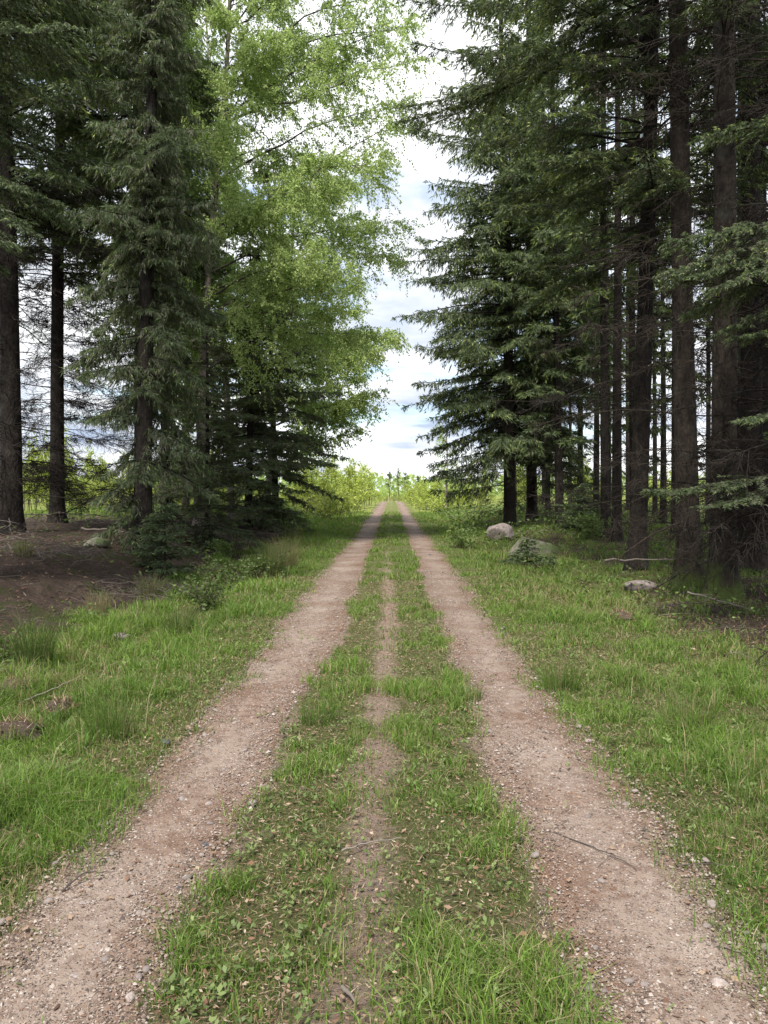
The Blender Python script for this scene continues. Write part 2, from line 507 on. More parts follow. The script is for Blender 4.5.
def masks(x, y):
    lo, li, ri, ro = track_edges(y)
    n = fbm(x * 1.3, y * 1.3, 5, 4); n2 = fbm(x * 3.5, y * 2.0, 15, 4)
    soft = 0.12
    centre = sstep(li - 0.10, li + soft, x) * sstep(ri + 0.10, ri - soft, x)
    bare = np.exp(-((x + 0.07 + 0.03 * np.sin(y * 0.5)) / (0.10 + 0.05 * n)) ** 2)
    centre = centre * (1 - (0.8 - 0.35 * sstep(8, 20, y)) * bare) * (0.75 + 0.45 * sstep(0.33, 0.55, n2)) * (1 + 0.3 * sstep(8, 16, y))
    lv = sstep(lo + 0.24, lo - 0.16, x) * sstep(-4.0 + 1.2 * (n - 0.5), -3.2 + 1.4 * (n - 0.5), x)
    farl = sstep(26, 34, y)
    lv = np.maximum(lv, farl * sstep(lo + 0.05, lo - 0.3, x))
    edge_r = 3.1 + 2.4 * (n - 0.4)
    rv = sstep(ro - 0.24, ro + 0.14, x) * (1 - 0.75 * sstep(edge_r, edge_r + 0.9, x) * sstep(0.62, 0.42, n))
    rv = rv * (1 - 0.45 * sstep(3.2, 5, x) * sstep(13, 9, y))
    g = np.maximum(np.maximum(centre, lv), rv)
    nf = np.maximum(sstep(-3.0, -4.2, x) * sstep(34, 24, y), sstep(2.5, 3.4, x) * sstep(60, 35, y))
    clearing = np.maximum(sstep(32, 46, y), sstep(-13, -17, x) * sstep(10, 24, y)) * np.where(np.abs(x) < 1.5, 0.35, 1.0)
    clearing = clearing * (1 - sstep(4, 9, x) * sstep(62, 50, y))
    return g, nf, clearing


def build_ground():
    def axis(lo_dense, hi_dense, step, lo, hi, grow):
        a = list(np.arange(lo_dense, hi_dense, step))
        s = step; v = a[-1]
        while v < hi:
            s *= grow; v += s; a.append(v)
        s = step; v = a[0]; b = []
        while v > lo:
            s *= grow; v -= s; b.append(v)
        return np.array(b[::-1] + a)
    xs = axis(-5.5, 5.5, 0.05, -900, 900, 1.09)
    ys = axis(1.2, 12, 0.05, -40, 1600, 1.06)
    X, Y = np.meshgrid(xs, ys)
    Z = ground_h(X, Y)
    v = np.stack([X, Y, Z], -1).reshape(-1, 3)
    ny, nx_ = X.shape
    i = np.arange(ny * nx_).reshape(ny, nx_)
    q = np.stack([i[:-1, :-1], i[:-1, 1:], i[1:, 1:], i[1:, :-1]], -1).reshape(-1, 4)
    g = Geo(); g.add(v, q)
    o = g.build('ground', M['ground'], smooth=True)
    gm, nf, cl = masks(X.ravel(), Y.ravel())
    for nme, val in (('grass', gm), ('needle_floor', nf), ('clearing', cl)):
        a = o.data.attributes.new(nme, 'FLOAT', 'POINT'); a.data.foreach_set('value', val.astype(np.float32))
    tag(o, kind='structure')
    return o


build_ground()


def build_track(k):
    ys = [0.4]; s = 0.04
    while ys[-1] < 95:
        ys.append(ys[-1] + s); s *= 1.012
    ys = np.array(ys)
    e = track_edges(ys)
    a, b = (e[0], e[1]) if k == 0 else (e[2], e[3])
    nc = 26
    u = np.linspace(0, 1, nc)
    X = a[:, None] + (b - a)[:, None] * u[None]
    Y = np.repeat(ys[:, None], nc, 1)
    lift = 0.006 + 0.016 * np.minimum(1, 4 * u * (1 - u))[None] - 0.0
    edge = np.minimum(u, 1 - u)
    lift = np.where(edge[None] < 0.001, -0.03, lift)
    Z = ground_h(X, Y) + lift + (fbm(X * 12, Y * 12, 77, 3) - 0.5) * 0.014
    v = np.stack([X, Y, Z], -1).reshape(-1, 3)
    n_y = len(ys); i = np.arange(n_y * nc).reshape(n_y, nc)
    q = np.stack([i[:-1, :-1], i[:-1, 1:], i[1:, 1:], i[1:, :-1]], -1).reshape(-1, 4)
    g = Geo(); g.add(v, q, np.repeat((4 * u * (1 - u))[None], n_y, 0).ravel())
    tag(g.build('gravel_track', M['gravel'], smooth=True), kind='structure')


build_track(0); build_track(1)

# ------------------------------------------------------------------ spruces
def diamonds_spray(g, rng, pos, d2, side, k_len, hang, tl, tw, tint):
    n = len(pos)
    perp = np.stack([-d2[:, 1], d2[:, 0], np.zeros(n)], 1)
    D = d2 * rng.uniform(0.2, 1.0, (n, 1)) + perp * (side * rng.uniform(0.1, 1.0, n))[:, None]
    D[:, 2] -= hang * rng.uniform(0.15, 1.2, n)
    D = unit(D + rng.normal(0, 0.18, (n, 3)))
    g.diamonds(pos, D, tl * rng.uniform(0.55, 1.35, n), tw * rng.uniform(0.7, 1.3, n), rng, tint, mid=0.45)


def live_branch(gn, gw, rng, base, azm, L, a=0.05, b=-0.3, up=0.15, sec=0.10, ter=0.045, tl=0.13, tw=0.024,
                hang=0.8, tmin=0.15, r0=0.02, grey=0.08, shoot=0.12, wood=True, width=0.30, bright=0.0):
    ca, sa = math.cos(azm), math.sin(azm)
    d = np.array([ca, sa, 0.0]); p = np.array([-sa, ca, 0.0])
    bend = rng.normal(0, 0.10)

    def axis_(t):
        t = np.asarray(t)
        return base + (L * t)[:, None] * d + (L * bend * t * t)[:, None] * p + np.stack([0 * t, 0 * t, L * (a * t + b * t ** 2 + up * t ** 4)], 1)
    tt = np.linspace(0, 1, 8)
    P = axis_(tt)
    gw.tubes(P, r0 * (1 - 0.85 * tt), 4, 0.3)
    n2 = max(8, int(L * (1 - tmin) / sec * 2) + 4)
    t2 = tmin + (1 - tmin) * np.sort(rng.uniform(0, 1, n2))
    side = np.where(np.arange(n2) % 2 == 0, 1.0, -1.0)
    prof = np.minimum(1, (t2 - tmin) / 0.25 + 0.35) * (1 - t2) ** 0.65
    l2 = (np.minimum(width * L, 0.95) * prof + 0.10) * rng.uniform(0.55, 1.15, n2)
    ang = side * (np.radians(58) + rng.normal(0, 0.2, n2))
    d2 = np.cos(ang)[:, None] * d + np.sin(ang)[:, None] * p
    d2[:, 2] = rng.normal(-0.08, 0.12, n2)
    d2 = unit(d2)
    S = axis_(t2)
    drop = hang * rng.uniform(0.35, 0.9, n2)
    K = np.maximum(3, (l2 / ter).astype(int))
    idx = np.repeat(np.arange(n2), K)
    s = rng.uniform(0.03, 1, len(idx)) * l2[idx]
    pos = S[idx] + d2[idx] * s[:, None]
    pos[:, 2] -= drop[idx] * s * s / 0.8
    rel = s / l2[idx]
    n = len(idx)
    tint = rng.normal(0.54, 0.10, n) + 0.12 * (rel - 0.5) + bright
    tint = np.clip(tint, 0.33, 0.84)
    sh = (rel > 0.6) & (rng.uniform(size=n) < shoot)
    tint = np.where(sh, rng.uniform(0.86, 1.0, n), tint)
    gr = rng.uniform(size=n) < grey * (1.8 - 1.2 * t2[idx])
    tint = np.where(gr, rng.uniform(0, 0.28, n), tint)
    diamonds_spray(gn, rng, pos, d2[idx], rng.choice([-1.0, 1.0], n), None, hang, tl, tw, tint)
    # the leading shoot of each branchlet
    tip = S + d2 * l2[:, None]; tip[:, 2] -= drop * l2 ** 2 / 0.8
    Dt = d2.copy(); Dt[:, 2] -= 1.2 * drop * l2; Dt = unit(Dt)
    gn.diamonds(tip - Dt * 0.05, Dt, tl * rng.uniform(0.7, 1.2, n2), tw, rng, np.clip(rng.normal(0.62, 0.12, n2) + bright, 0.3, 0.95))
    # needles along the branch axis
    m_ = int(L * (1 - tmin) / ter * 1.2)
    t3 = rng.uniform(tmin, 1, m_)
    P3 = axis_(t3)
    D3 = unit(d * 0.8 + rng.normal(0, 0.5, (m_, 3)))
    gn.diamonds(P3, D3, tl * 0.8, tw, rng, np.clip(rng.normal(0.5, 0.1, m_), 0.33, 0.85))
    if wood:
        sl = np.linspace(0, 1, 4)
        B = S[:, None, :] + d2[:, None, :] * (l2[:, None] * sl)[..., None]
        B[..., 2] -= drop[:, None] * (l2[:, None] * sl) ** 2 / 0.8
        gw.tubes(B, np.repeat((0.0045 * (1 - 0.7 * sl))[None], n2, 0), 3, 0.2)


def dead_branch(gw, rng, base, azm, L, a, b, r0=0.014, tw_n=14, twl=0.5, curl=0.4):
    d = np.array([math.cos(azm), math.sin(azm), 0.0]); p = np.array([-d[1], d[0], 0.0])
    tt = np.linspace(0, 1, 8)
    bend = rng.normal(0, 0.12)
    wob = np.cumsum(rng.normal(0, 0.012, (8, 3)), 0) * L
    P = base + (L * tt)[:, None] * d + (L * bend * tt ** 2)[:, None] * p
    P[:, 2] += L * (a * tt + b * tt ** 2)
    P = P + wob - wob[0]
    gw.tubes(P, r0 * (1 - 0.75 * tt), 5, 0.5)
    if tw_n <= 0:
        return
    t2 = rng.uniform(0.12, 1, tw_n)
    S = np.stack([np.interp(t2, tt, P[:, k]) for k in range(3)], 1)
    ang = rng.choice([-1, 1], tw_n) * rng.uniform(0.4, 1.2, tw_n)
    D = np.cos(ang)[:, None] * d + np.sin(ang)[:, None] * p
    D[:, 2] = rng.normal(-0.15, 0.3, tw_n)
    D = unit(D)
    l = twl * rng.uniform(0.3, 1.1, tw_n) * (1.1 - 0.6 * t2)
    sl = np.linspace(0, 1, 5)
    B = S[:, None] + D[:, None] * (l[:, None] * sl)[..., None]
    B[..., 2] -= (curl * rng.uniform(0.2, 1.6, tw_n))[:, None] * (l[:, None] * sl) ** 2
    gw.tubes(B, np.repeat((0.0055 * (1 - 0.6 * sl))[None], tw_n, 0), 3, 0.6)
    # hair-thin side twigs
    m = tw_n * 6
    ii = rng.integers(0, tw_n, m); ss = rng.uniform(0.2, 1, m)
    Q = np.stack([B[ii, 0, k] + (B[ii, -1, k] - B[ii, 0, k]) * ss for k in range(3)], 1)
    D3 = unit(D[ii] + rng.normal(0, 0.7, (m, 3)) + np.array([0, 0, -0.25]))
    l3 = rng.uniform(0.06, 0.26, m)
    E = np.stack([Q, Q + D3 * l3[:, None] * 0.5, Q + D3 * l3[:, None] + np.array([0, 0, -1]) * (l3 ** 2 * 0.6)[:, None]], 1)
    gw.tubes(E, np.repeat(np.array([[0.0036, 0.003, 0.0018]]), m, 0), 3, 0.6)


def trunk_geo(gw, rng, H, r0, flare=0.5, lean=(0, 0), sides=18, wob=0.03):
    zs = np.concatenate([[-0.25, -0.1], np.linspace(0, 1.2, 13), np.linspace(1.4, H, 34)])
    zz = np.clip(zs, 0, None)
    r = r0 * (1 - zz / H) ** 0.75 + 0.01
    P = np.stack([lean[0] * (zz / H) + wob * np.sin(zz * 0.35 + rng.uniform(0, 6)) - 0.0, lean[1] * (zz / H) + wob * np.sin(zz * 0.28 + rng.uniform(0, 6)), zs], 1)
    P[:, :2] -= P[2, :2]
    a = np.arange(sides) / sides * 2 * np.pi
    lob = 0.5 + 0.5 * np.cos(a * 5 + rng.uniform(0, 6)) * np.cos(a * 2 + rng.uniform(0, 6))
    fl = flare * np.exp(-zz / 0.28)
    R = r[:, None] * (1 + fl[:, None] * (0.45 + lob[None]) + 0.05 * (np.array([[hash2(np.array([i]), np.array([j]), 5)[0] for j in range(sides)] for i in range(len(zs))]) - 0.5))
    V = P[:, None, :] + np.stack([R * np.cos(a), R * np.sin(a), 0 * R], -1)
    k = len(zs); idx = np.arange(k * sides).reshape(k, sides); nx_ = np.roll(idx, -1, 1)
    q = np.stack([idx[:-1], nx_[:-1], nx_[1:], idx[1:]], -1).reshape(-1, 4)
    gw.add(V.reshape(-1, 3), q, 0.5)
    return lambda z: np.array([np.interp(z, zs, P[:, 0]), np.interp(z, zs, P[:, 1]), z])


def spruce(seed, H, r0, live_from, radius, dead_from=1.0, per_m=9.0, dead_per_m=7.0, dead_len=1.6, hang=0.8, shoot=0.1, grey=0.08,
           fine_to=99.0, tl=0.10, tw=0.016, ter=0.015, sec=0.07, az_bias=None, bias=0.0, bark='bark', wood=True, name='spruce_tree', flare=0.5,
           lean=(0, 0), width=0.30, extra=None, dead_to=None, bright=0.0, a0=0.0, b0=-0.30, twigs=14, tmin0=0.12, tmin1=0.25, dead_extra=(), lvar=(0.45, 1.18)):
    rng = np.random.default_rng(seed)
    gw, gn = Geo(), Geo()
    axis_ = trunk_geo(gw, rng, H, r0, flare, lean)
    # dead limbs
    z = dead_from
    dead_to = live_from + 1.5 if dead_to is None else dead_to
    while z < dead_to:
        azm = rng.uniform(0, 2 * math.pi)
        L = dead_len * rng.uniform(0.3, 1.15)
        c = axis_(z)
        dead_branch(gw, rng, c, azm, L, rng.uniform(-0.25, 0.12), rng.uniform(-0.35, 0.1), r0=rng.uniform(0.006, 0.015), tw_n=int(twigs * L / 1.5), twl=0.5)
        z += rng.exponential(1.0 / dead_per_m)
    for (zb, azd, L, a, b, n_) in dead_extra:
        dead_branch(gw, rng, axis_(zb), math.radians(azd), L, a, b, r0=0.012, tw_n=n_, twl=0.8, curl=0.9)
    # live crown
    z = live_from
    while z < H - 0.4:
        u = (z - live_from) / (H - live_from)
        prof = min(1.0, 0.55 + 1.8 * u) * (1 - u) ** 0.8 + 0.06
        azm = rng.uniform(0, 2 * math.pi)
        L = radius * prof * rng.uniform(*lvar)
        if az_bias is not None:
            L *= 1 + bias * math.cos(azm - az_bias)
        L = max(L, 0.35)
        c = axis_(z)
        coarse = z > fine_to
        kk = 2.2 if coarse else 1.0
        live_branch(gn, gw, rng, c, azm, L, a=a0 + 0.35 * u + rng.normal(0, 0.08), b=b0 * (1 - 0.5 * u) + rng.normal(0, 0.06), up=0.14,
                    sec=sec * (1.6 if coarse else 1), ter=ter * kk, tl=tl * (1.5 if coarse else 1), tw=tw * (1.8 if coarse else 1),
                    hang=hang, tmin=tmin0 + tmin1 * (1 - u), r0=0.008 + 0.007 * L, grey=grey, shoot=shoot, wood=wood and not coarse, width=width, bright=bright)
        z += rng.exponential(1.0 / (per_m * (0.6 if coarse else 1.0)))
    if extra:
        for (zb, azd, L, a, b, kw) in extra:
            live_branch(gn, gw, rng, axis_(zb), math.radians(azd), L, a=a, b=b, sec=sec, ter=ter, tl=tl, tw=tw, **{**dict(hang=hang, shoot=shoot, grey=grey, r0=0.02, width=width), **kw})
    root = empty(name)
    gw.build('trunk', M[bark], root, smooth=True)
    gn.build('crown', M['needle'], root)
    return root


def setp(o, px, d, rz=0.0, sc=1.0, label=None, group=None):
    x = ax(px, d)
    place(o, (x, d, gh(x, d) - 0.02), rz, sc, label, group)
    o.rotation_euler[0] = 0.022 * math.sin(px * 1.7); o.rotation_euler[1] = 0.022 * math.sin(px * 2.9 + d)
    tag(o, cat='spruce')
    return o


PI = math.pi
# --- right-hand row
v_bare = spruce(11, 24, 0.165, 7.6, 2.8, flare=0.9, dead_from=1.0, dead_per_m=12, dead_len=2.1, per_m=7, bark='bark_moss', fine_to=11.5, shoot=0.1, twigs=11)
setp(v_bare, 722, 10.3, 0.4, 1.0, 'brown spruce trunk with a wide moss-covered foot above the heap of brushwood')
o = copy_tree(v_bare); setp(o, 690, 11.4, 2.6, (1.0, 1.0, 1.05), 'dark spruce trunk close behind and left of the moss-footed trunk')
v_bare2 = spruce(12, 25, 0.18, 7.8, 3.0, flare=0.8, dead_from=0.7, dead_per_m=12, dead_len=2.1, per_m=7, fine_to=11.5, shoot=0.08, twigs=11)
setp(v_bare2, 752, 13.2, 1.2, 1.05, 'thick dark spruce trunk behind the drooping twigs at the right edge')
v_edge = spruce(13, 24, 0.15, 5.6, 4.0, dead_from=0.9, dead_per_m=7, dead_len=2.3, per_m=13, twigs=10, fine_to=12.5, az_bias=PI, bias=0.36, shoot=0.28, grey=0.06, hang=0.7,
                extra=[(7.9, 176, 4.3, -0.02, -0.08, dict(shoot=0.1)), (9.2, 183, 4.3, 0.05, -0.12, dict(shoot=0.1)), (10.3, 178, 4.6, 0.02, -0.2, dict(shoot=0.1)), (8.6, 205, 3.6, 0.0, -0.2, dict()),
                       (7.0, 220, 3.0, 0.05, -0.35, dict(shoot=0.5)), (8.4, 236, 2.8, 0.08, -0.35, dict(shoot=0.6)), (9.4, 214, 3.0, 0.08, -0.3, dict(shoot=0.5)), (6.6, 190, 3.0, 0.0, -0.2, dict())])
setp(v_edge, 637, 13.6, 0.0, 1.0, 'slim straight spruce behind the flat pale stone, long needled boughs reaching over the track')
v_full = spruce(14, 23, 0.22, 2.6, 4.4, dead_from=0.8, dead_per_m=7, dead_len=2.6, per_m=17, fine_to=18, tl=0.2, tw=0.035, ter=0.034, sec=0.12, hang=1.5, shoot=0.26, az_bias=PI, bias=0.15, wood=False, a0=0.05, b0=-0.42, lvar=(0.5, 1.05), width=0.34,
                extra=[(1.7, 176, 2.9, -0.05, -0.15, dict(grey=0.2)), (2.2, 196, 2.6, -0.1, -0.15, dict(grey=0.2)), (2.4, 165, 3.0, -0.05, -0.1, dict())])
setp(v_full, 510, 28.0, 0.0, 1.0, 'dark-trunked spruce right behind the grey boulder, crown hanging to head height')
o = copy_tree(v_full); setp(o, 532, 31.0, 2.2, (1.0, 1.0, 1.1), 'grey-trunked spruce with spreading root feet behind the mossy boulder')
v_full2 = spruce(15, 21, 0.14, 3.2, 3.0, dead_from=0.8, dead_per_m=9, dead_len=2.4, per_m=12, fine_to=16, tl=0.2, tw=0.035, ter=0.036, sec=0.12, hang=0.8, shoot=0.12, wood=False)
setp(v_full2, 560, 26.5, 0.5, 1.0, 'thin spruce with green crown standing between the mossy boulder and the slim straight trunk')

# --- off-frame neighbours whose boughs hang into view
r0_tree = spruce(16, 20, 0.2, 9.0, 2.5, dead_from=0.8, dead_per_m=12, dead_len=2.0, per_m=8, fine_to=9, tl=0.05, tw=0.009, ter=0.006, sec=0.035,
                 extra=[(4.5, 178, 1.6, 0.05, -0.35, dict(width=0.42, hang=0.9, shoot=0.05)), (4.1, 192, 1.55, 0.1, -0.45, dict(width=0.42, hang=0.9, shoot=0.05)), (3.9, 165, 1.3, 0.1, -0.5, dict(width=0.4)),
                        (1.75, 182, 1.75, -0.14, -0.15, dict(width=0.3, hang=0.35, grey=0.15, shoot=0.02)), (1.6, 196, 1.4, -0.15, -0.2, dict(width=0.3, hang=0.35, grey=0.2, shoot=0.02)),
                        (2.4, 190, 0.9, 0.0, -0.3, dict(width=0.4)), (5.6, 185, 1.3, 0.1, -0.4, dict()), (3.3, 200, 1.0, 0, -0.3, dict()), (4.3, 184, 1.7, 0.0, -0.4, dict(width=0.42, hang=1.1, grey=0.2)), (4.0, 205, 1.5, 0.05, -0.5, dict(width=0.42, hang=1.1, grey=0.2)), (3.6, 180, 1.1, 0.0, -0.5, dict(width=0.42, hang=1.1, grey=0.25))],
                 dead_extra=[(1.7, 180, 1.3, 0.0, -0.35, 26), (1.5, 192, 1.2, 0.05, -0.4, 26), (1.3, 170, 1.2, 0.1, -0.4, 24), (2.1, 200, 1.1, 0.0, -0.3, 22), (1.0, 188, 1.0, 0.2, -0.4, 22)])
setp(r0_tree, 812, 8.3, 0, 1, 'spruce just past the right edge whose feathery needled boughs hang across the trunks')
l0_tree = spruce(17, 18, 0.2, 4.1, 2.5, dead_from=1.2, dead_per_m=8, dead_len=1.4, per_m=15, fine_to=9, tl=0.065, tw=0.011, ter=0.009, sec=0.045, hang=1.0, shoot=0.06, width=0.34,
                 a0=0.1, b0=-0.6)
setp(l0_tree, -58, 9.3, 0, 1, 'spruce at the upper left corner with heavy dark green hanging boughs')

# --- left-hand belt
LEFT_EDGE = (12, 17.0, 3.6, (1.2, 1.2, 1.0), 'thickest dark spruce trunk at the left edge with tangled dead twigs at its foot')
v_bare3 = spruce(18, 24, 0.19, 7.0, 3.3, dead_from=0.6, dead_per_m=16, dead_len=2.7, per_m=18, fine_to=15, tl=0.18, tw=0.034, ter=0.034, sec=0.11, hang=0.9, shoot=0.04, twigs=18, grey=0.15)
o = copy_tree(v_bare3); setp(o, *LEFT_EDGE)
setp(v_bare3, 57, 23.5, 0.9, 1.1, 'straight bare spruce trunk with many dead side limbs on the brown needle bank')
o = copy_tree(v_bare3); setp(o, 141, 20.5, 2.9, (1, 1, 1.0), 'spruce hidden behind the drooping grey-green one, only its high boughs showing')
v_droop = spruce(19, 19, 0.16, 0.45, 1.75, dead_from=0.5, dead_per_m=3, dead_len=1.2, per_m=12.5, fine_to=13, tl=0.13, tw=0.017, ter=0.014, sec=0.075, hang=2.3, shoot=0.05, grey=0.22, lvar=(0.25, 1.3), a0=-0.1, b0=-0.45, width=0.36, tmin0=0.03, tmin1=0.05,
                 extra=[(7.9, -25, 1.5, 0.1, -0.2, dict(hang=1.3, shoot=0.02, grey=0)), (8.0, -55, 1.4, 0.1, -0.25, dict(hang=1.3, shoot=0.02, grey=0)), (7.8, -5, 1.4, 0.1, -0.2, dict(hang=1.3, grey=0))])
o = copy_tree(v_droop); setp(o, 166, 19.0, 2.2, (0.72, 0.72, 1.15), 'shaggy slim spruce tucked between the draped spruce and the nearest birch trunk')
setp(v_droop, 143, 15.0, 0, 1, 'spruce draped to the ground in drooping grey-green boughs beside the needle bank')
v_skirt = spruce(20, 14, 0.12, 0.5, 2.9, dead_from=0.5, dead_per_m=7, dead_len=1.9, per_m=10, fine_to=12, tl=0.2, tw=0.038, ter=0.036, sec=0.12, hang=1.0, shoot=0.03, grey=0.42, wood=False, bright=0.05, a0=-0.1, b0=-0.35, tmin0=0.05, tmin1=0.1)
setp(v_skirt, 276, 27.5, 0, 1.0, 'narrow dark spruce under the birch boughs, nearest the sunlit left verge')
o = copy_tree(v_skirt); setp(o, 248, 25.0, 2.4, (1.05, 1.05, 0.7), 'low-skirted brownish spruce beside the nearest birch')
o = copy_tree(v_skirt); setp(o, 207, 18.6, 1.4, (0.62, 0.62, 0.42), 'short shaggy spruce standing right in front of the pale birch trunk')

# ------------------------------------------------------------------ birches
def birch(seed, pts, r0, limb_from, limb_len, leaf=0.045, n_limbs=38, bias_az=0.0, bias=0.5, leaf_gap=0.035, name='birch_tree', extra=None, sub_gap=0.14, rise=0.75, ter_n=7, hang=1.0):
    rng = np.random.default_rng(seed)
    gw, gl = Geo(), Geo()
    pts = np.array(pts, float)
    zs = np.linspace(0, 1, 40)
    seg = np.linspace(0, 1, len(pts))
    P = np.stack([np.interp(zs, seg, pts[:, k]) for k in range(3)], 1)
    for _ in range(3):
        P[1:-1] = (P[:-2] + P[1:-1] * 2 + P[2:]) / 4
    R = r0 * (1 - zs) ** 0.8 + 0.012
    R[:3] *= [1.5, 1.2, 1.08]
    gw.tubes(P, R, 12, 0.5)
    Ht = pts[-1, 2]

    def limb(base, azm, L, a, b):
        d = np.array([math.cos(azm), math.sin(azm), 0.0]); p = np.array([-d[1], d[0], 0.0])
        tt = np.linspace(0, 1, 9)
        Q = base + (L * tt)[:, None] * d + (L * rng.normal(0, 0.12) * tt ** 2)[:, None] * p
        Q[:, 2] += L * (a * tt + b * tt ** 2)
        w = np.cumsum(rng.normal(0, 0.015, (9, 3)), 0) * L; Q = Q + w - w[0]
        gw.tubes(Q, (0.005 + 0.006 * L) * (1 - 0.85 * tt), 6, 0.15)
        n2 = max(4, int(L / sub_gap))
        t2 = np.sort(rng.uniform(0.12, 1, n2))
        S = np.stack([np.interp(t2, tt, Q[:, k]) for k in range(3)], 1)
        an = rng.choice([-1, 1], n2) * rng.uniform(0.3, 1.3, n2)
        D = np.cos(an)[:, None] * d + np.sin(an)[:, None] * p
        D[:, 2] = rng.normal(0.25, 0.3, n2)
        D = unit(D)
        l2 = L * 0.38 * (1.1 - 0.75 * t2) * rng.uniform(0.5, 1.2, n2) + 0.15
        sl = np.linspace(0, 1, 5)
        B = S[:, None] + D[:, None] * (l2[:, None] * sl)[..., None]
        B[..., 2] -= 0.45 * hang * (l2[:, None] * sl) ** 2
        gw.tubes(B, np.repeat((0.006 * (1 - 0.75 * sl))[None], n2, 0), 3, 0.1)
        # hanging twigs with leaves
        m = n2 * ter_n
        ii = np.repeat(np.arange(n2), ter_n); ss = rng.uniform(0.15, 1, m)
        f = ss * 4; k0 = np.minimum(f.astype(int), 3); fr = (f - k0)[:, None]
        T0 = B[ii, k0] * (1 - fr) + B[ii, k0 + 1] * fr
        D3 = unit(D[ii] * rng.uniform(0.2, 1, (m, 1)) + rng.normal(0, 0.55, (m, 3)) + np.array([0, 0, -0.35 * hang]))
        l3 = rng.uniform(0.18, 0.6, m)
        E = np.stack([T0, T0 + D3 * l3[:, None] * 0.5, T0 + D3 * l3[:, None]], 1)
        E[:, 1, 2] -= 0.25 * hang * l3 ** 2; E[:, 2, 2] -= 1.0 * hang * l3 ** 2
        gw.tubes(E, np.repeat(np.array([[0.003, 0.0022, 0.0012]]), m, 0), 3, 0.1)
        K = np.maximum(2, (l3 / leaf_gap).astype(int))
        jj = np.repeat(np.arange(m), K)
        u = rng.uniform(0, 1, len(jj))[:, None]
        LP = (1 - u) ** 2 * E[jj, 0] + 2 * u * (1 - u) * E[jj, 1] + u * u * E[jj, 2] + rng.normal(0, 0.022, (len(jj), 3))
        LD = unit(rng.normal(0, 0.7, (len(jj), 3)) + np.array([0, 0, -0.7]))
        n = len(jj)
        gl.diamonds(LP, LD, leaf * rng.uniform(0.5, 1.35, n), leaf * 0.8 * rng.uniform(0.6, 1.3, n), rng, np.clip(rng.normal(0.5, 0.2, n), 0, 1), mid=0.42)

    for i in range(n_limbs):
        u = (i + rng.uniform(0, 1)) / n_limbs
        z = limb_from + (Ht - limb_from - 0.3) * u
        k = np.interp(z, P[:, 2], np.arange(40))
        base = np.array([np.interp(k, np.arange(40), P[:, c]) for c in range(3)])
        azm = rng.uniform(0, 2 * PI)
        L = limb_len * (1 - 0.65 * u) * rng.uniform(0.6, 1.1) * (1 + bias * math.cos(azm - bias_az)) * (0.6 if math.sin(azm) < -0.4 else 1.0)
        limb(base, azm, max(0.5, L), rise * rng.uniform(0.6, 1.3) + 0.3 * u, -0.35 * rng.uniform(0.5, 1.4))
    for (z, azd, L, a, b) in extra or []:
        k = np.interp(z, P[:, 2], np.arange(40))
        base = np.array([np.interp(k, np.arange(40), P[:, c]) for c in range(3)])
        limb(base, math.radians(azd), L, a, b)
    root = empty(name)
    gw.build('trunk', M['birch_bark'], root, smooth=True)
    gl.build('crown', M['birch_leaf'], root)
    return root


b1 = birch(31, [(0, 0, -0.1), (0.1, 0, 3), (0.25, 0, 7), (0.75, 0, 12), (1.0, 0.2, 19)], 0.15, 4.2, 4.0, n_limbs=78, bias_az=-0.2, bias=0.45, leaf=0.056, leaf_gap=0.02, hang=0.85, ter_n=10, sub_gap=0.13,
           extra=[(7.6, -8, 5.2, 0.75, -0.05), (7.0, 5, 4.4, 0.5, -0.2), (5.6, -15, 4.0, 0.45, -0.15), (6.4, -30, 3.8, 0.35, -0.1), (9.5, 0, 4.6, 0.7, -0.25), (11, -10, 4.6, 0.8, -0.35), (12, 10, 4.6, 0.9, -0.4), (11.0, -3, 5.4, 0.55, -0.3), (12.5, 4, 4.8, 0.4, -0.2)])
x = ax(198, 20); place(b1, (x, 20, gh(x, 20) - 0.05), 0, 1, 'tall pale-barked birch leaning slightly among the spruces, its bright crown nearest the camera'); tag(b1, cat='birch')
b2 = birch(32, [(0, 0, -0.1), (0.3, 0, 4), (0.9, 0, 9), (1.4, 0, 15)], 0.14, 3.6, 3.7, leaf=0.08, hang=0.7, n_limbs=64, bias_az=-0.1, bias=0.55, leaf_gap=0.03, rise=0.55, ter_n=8, sub_gap=0.13,
           extra=[(3.0, 8, 4.4, 0.45, -0.12), (4.0, -4, 4.6, 0.45, -0.15), (6.5, 0, 4.3, 0.45, -0.15), (3.3, -5, 3.9, 0.4, -0.1), (3.8, 0, 4.1, 0.4, -0.15), (4.4, -12, 4.1, 0.45, -0.2), (5.4, 5, 4.0, 0.45, -0.2), (2.8, 0, 3.7, 0.35, -0.1)])
x = ax(266, 32); place(b2, (x, 32, gh(x, 32) - 0.05), 0, 1, 'farther birch whose low leafy boughs arch out above the left verge'); tag(b2, cat='birch')
b3 = copy_tree(b2); x = ax(232, 27); place(b3, (x, 27, gh(x, 27) - 0.05), 2.6, (0.95, 0.95, 1.3), 'birch filling the gap between the two other birches, crown high up')
b4 = birch(33, [(0, 0, -0.1), (0.05, 0, 2), (0.1, 0, 4), (0.0, 0, 6.2)], 0.07, 1.2, 2.0, leaf=0.09, n_limbs=22, leaf_gap=0.08, sub_gap=0.25, ter_n=5)
x = ax(446, 52); place(b4, (x, 52, gh(x, 52) - 0.05), 0, 1, 'small pale young birch at the far end of the right-hand wood'); tag(b4, cat='birch')

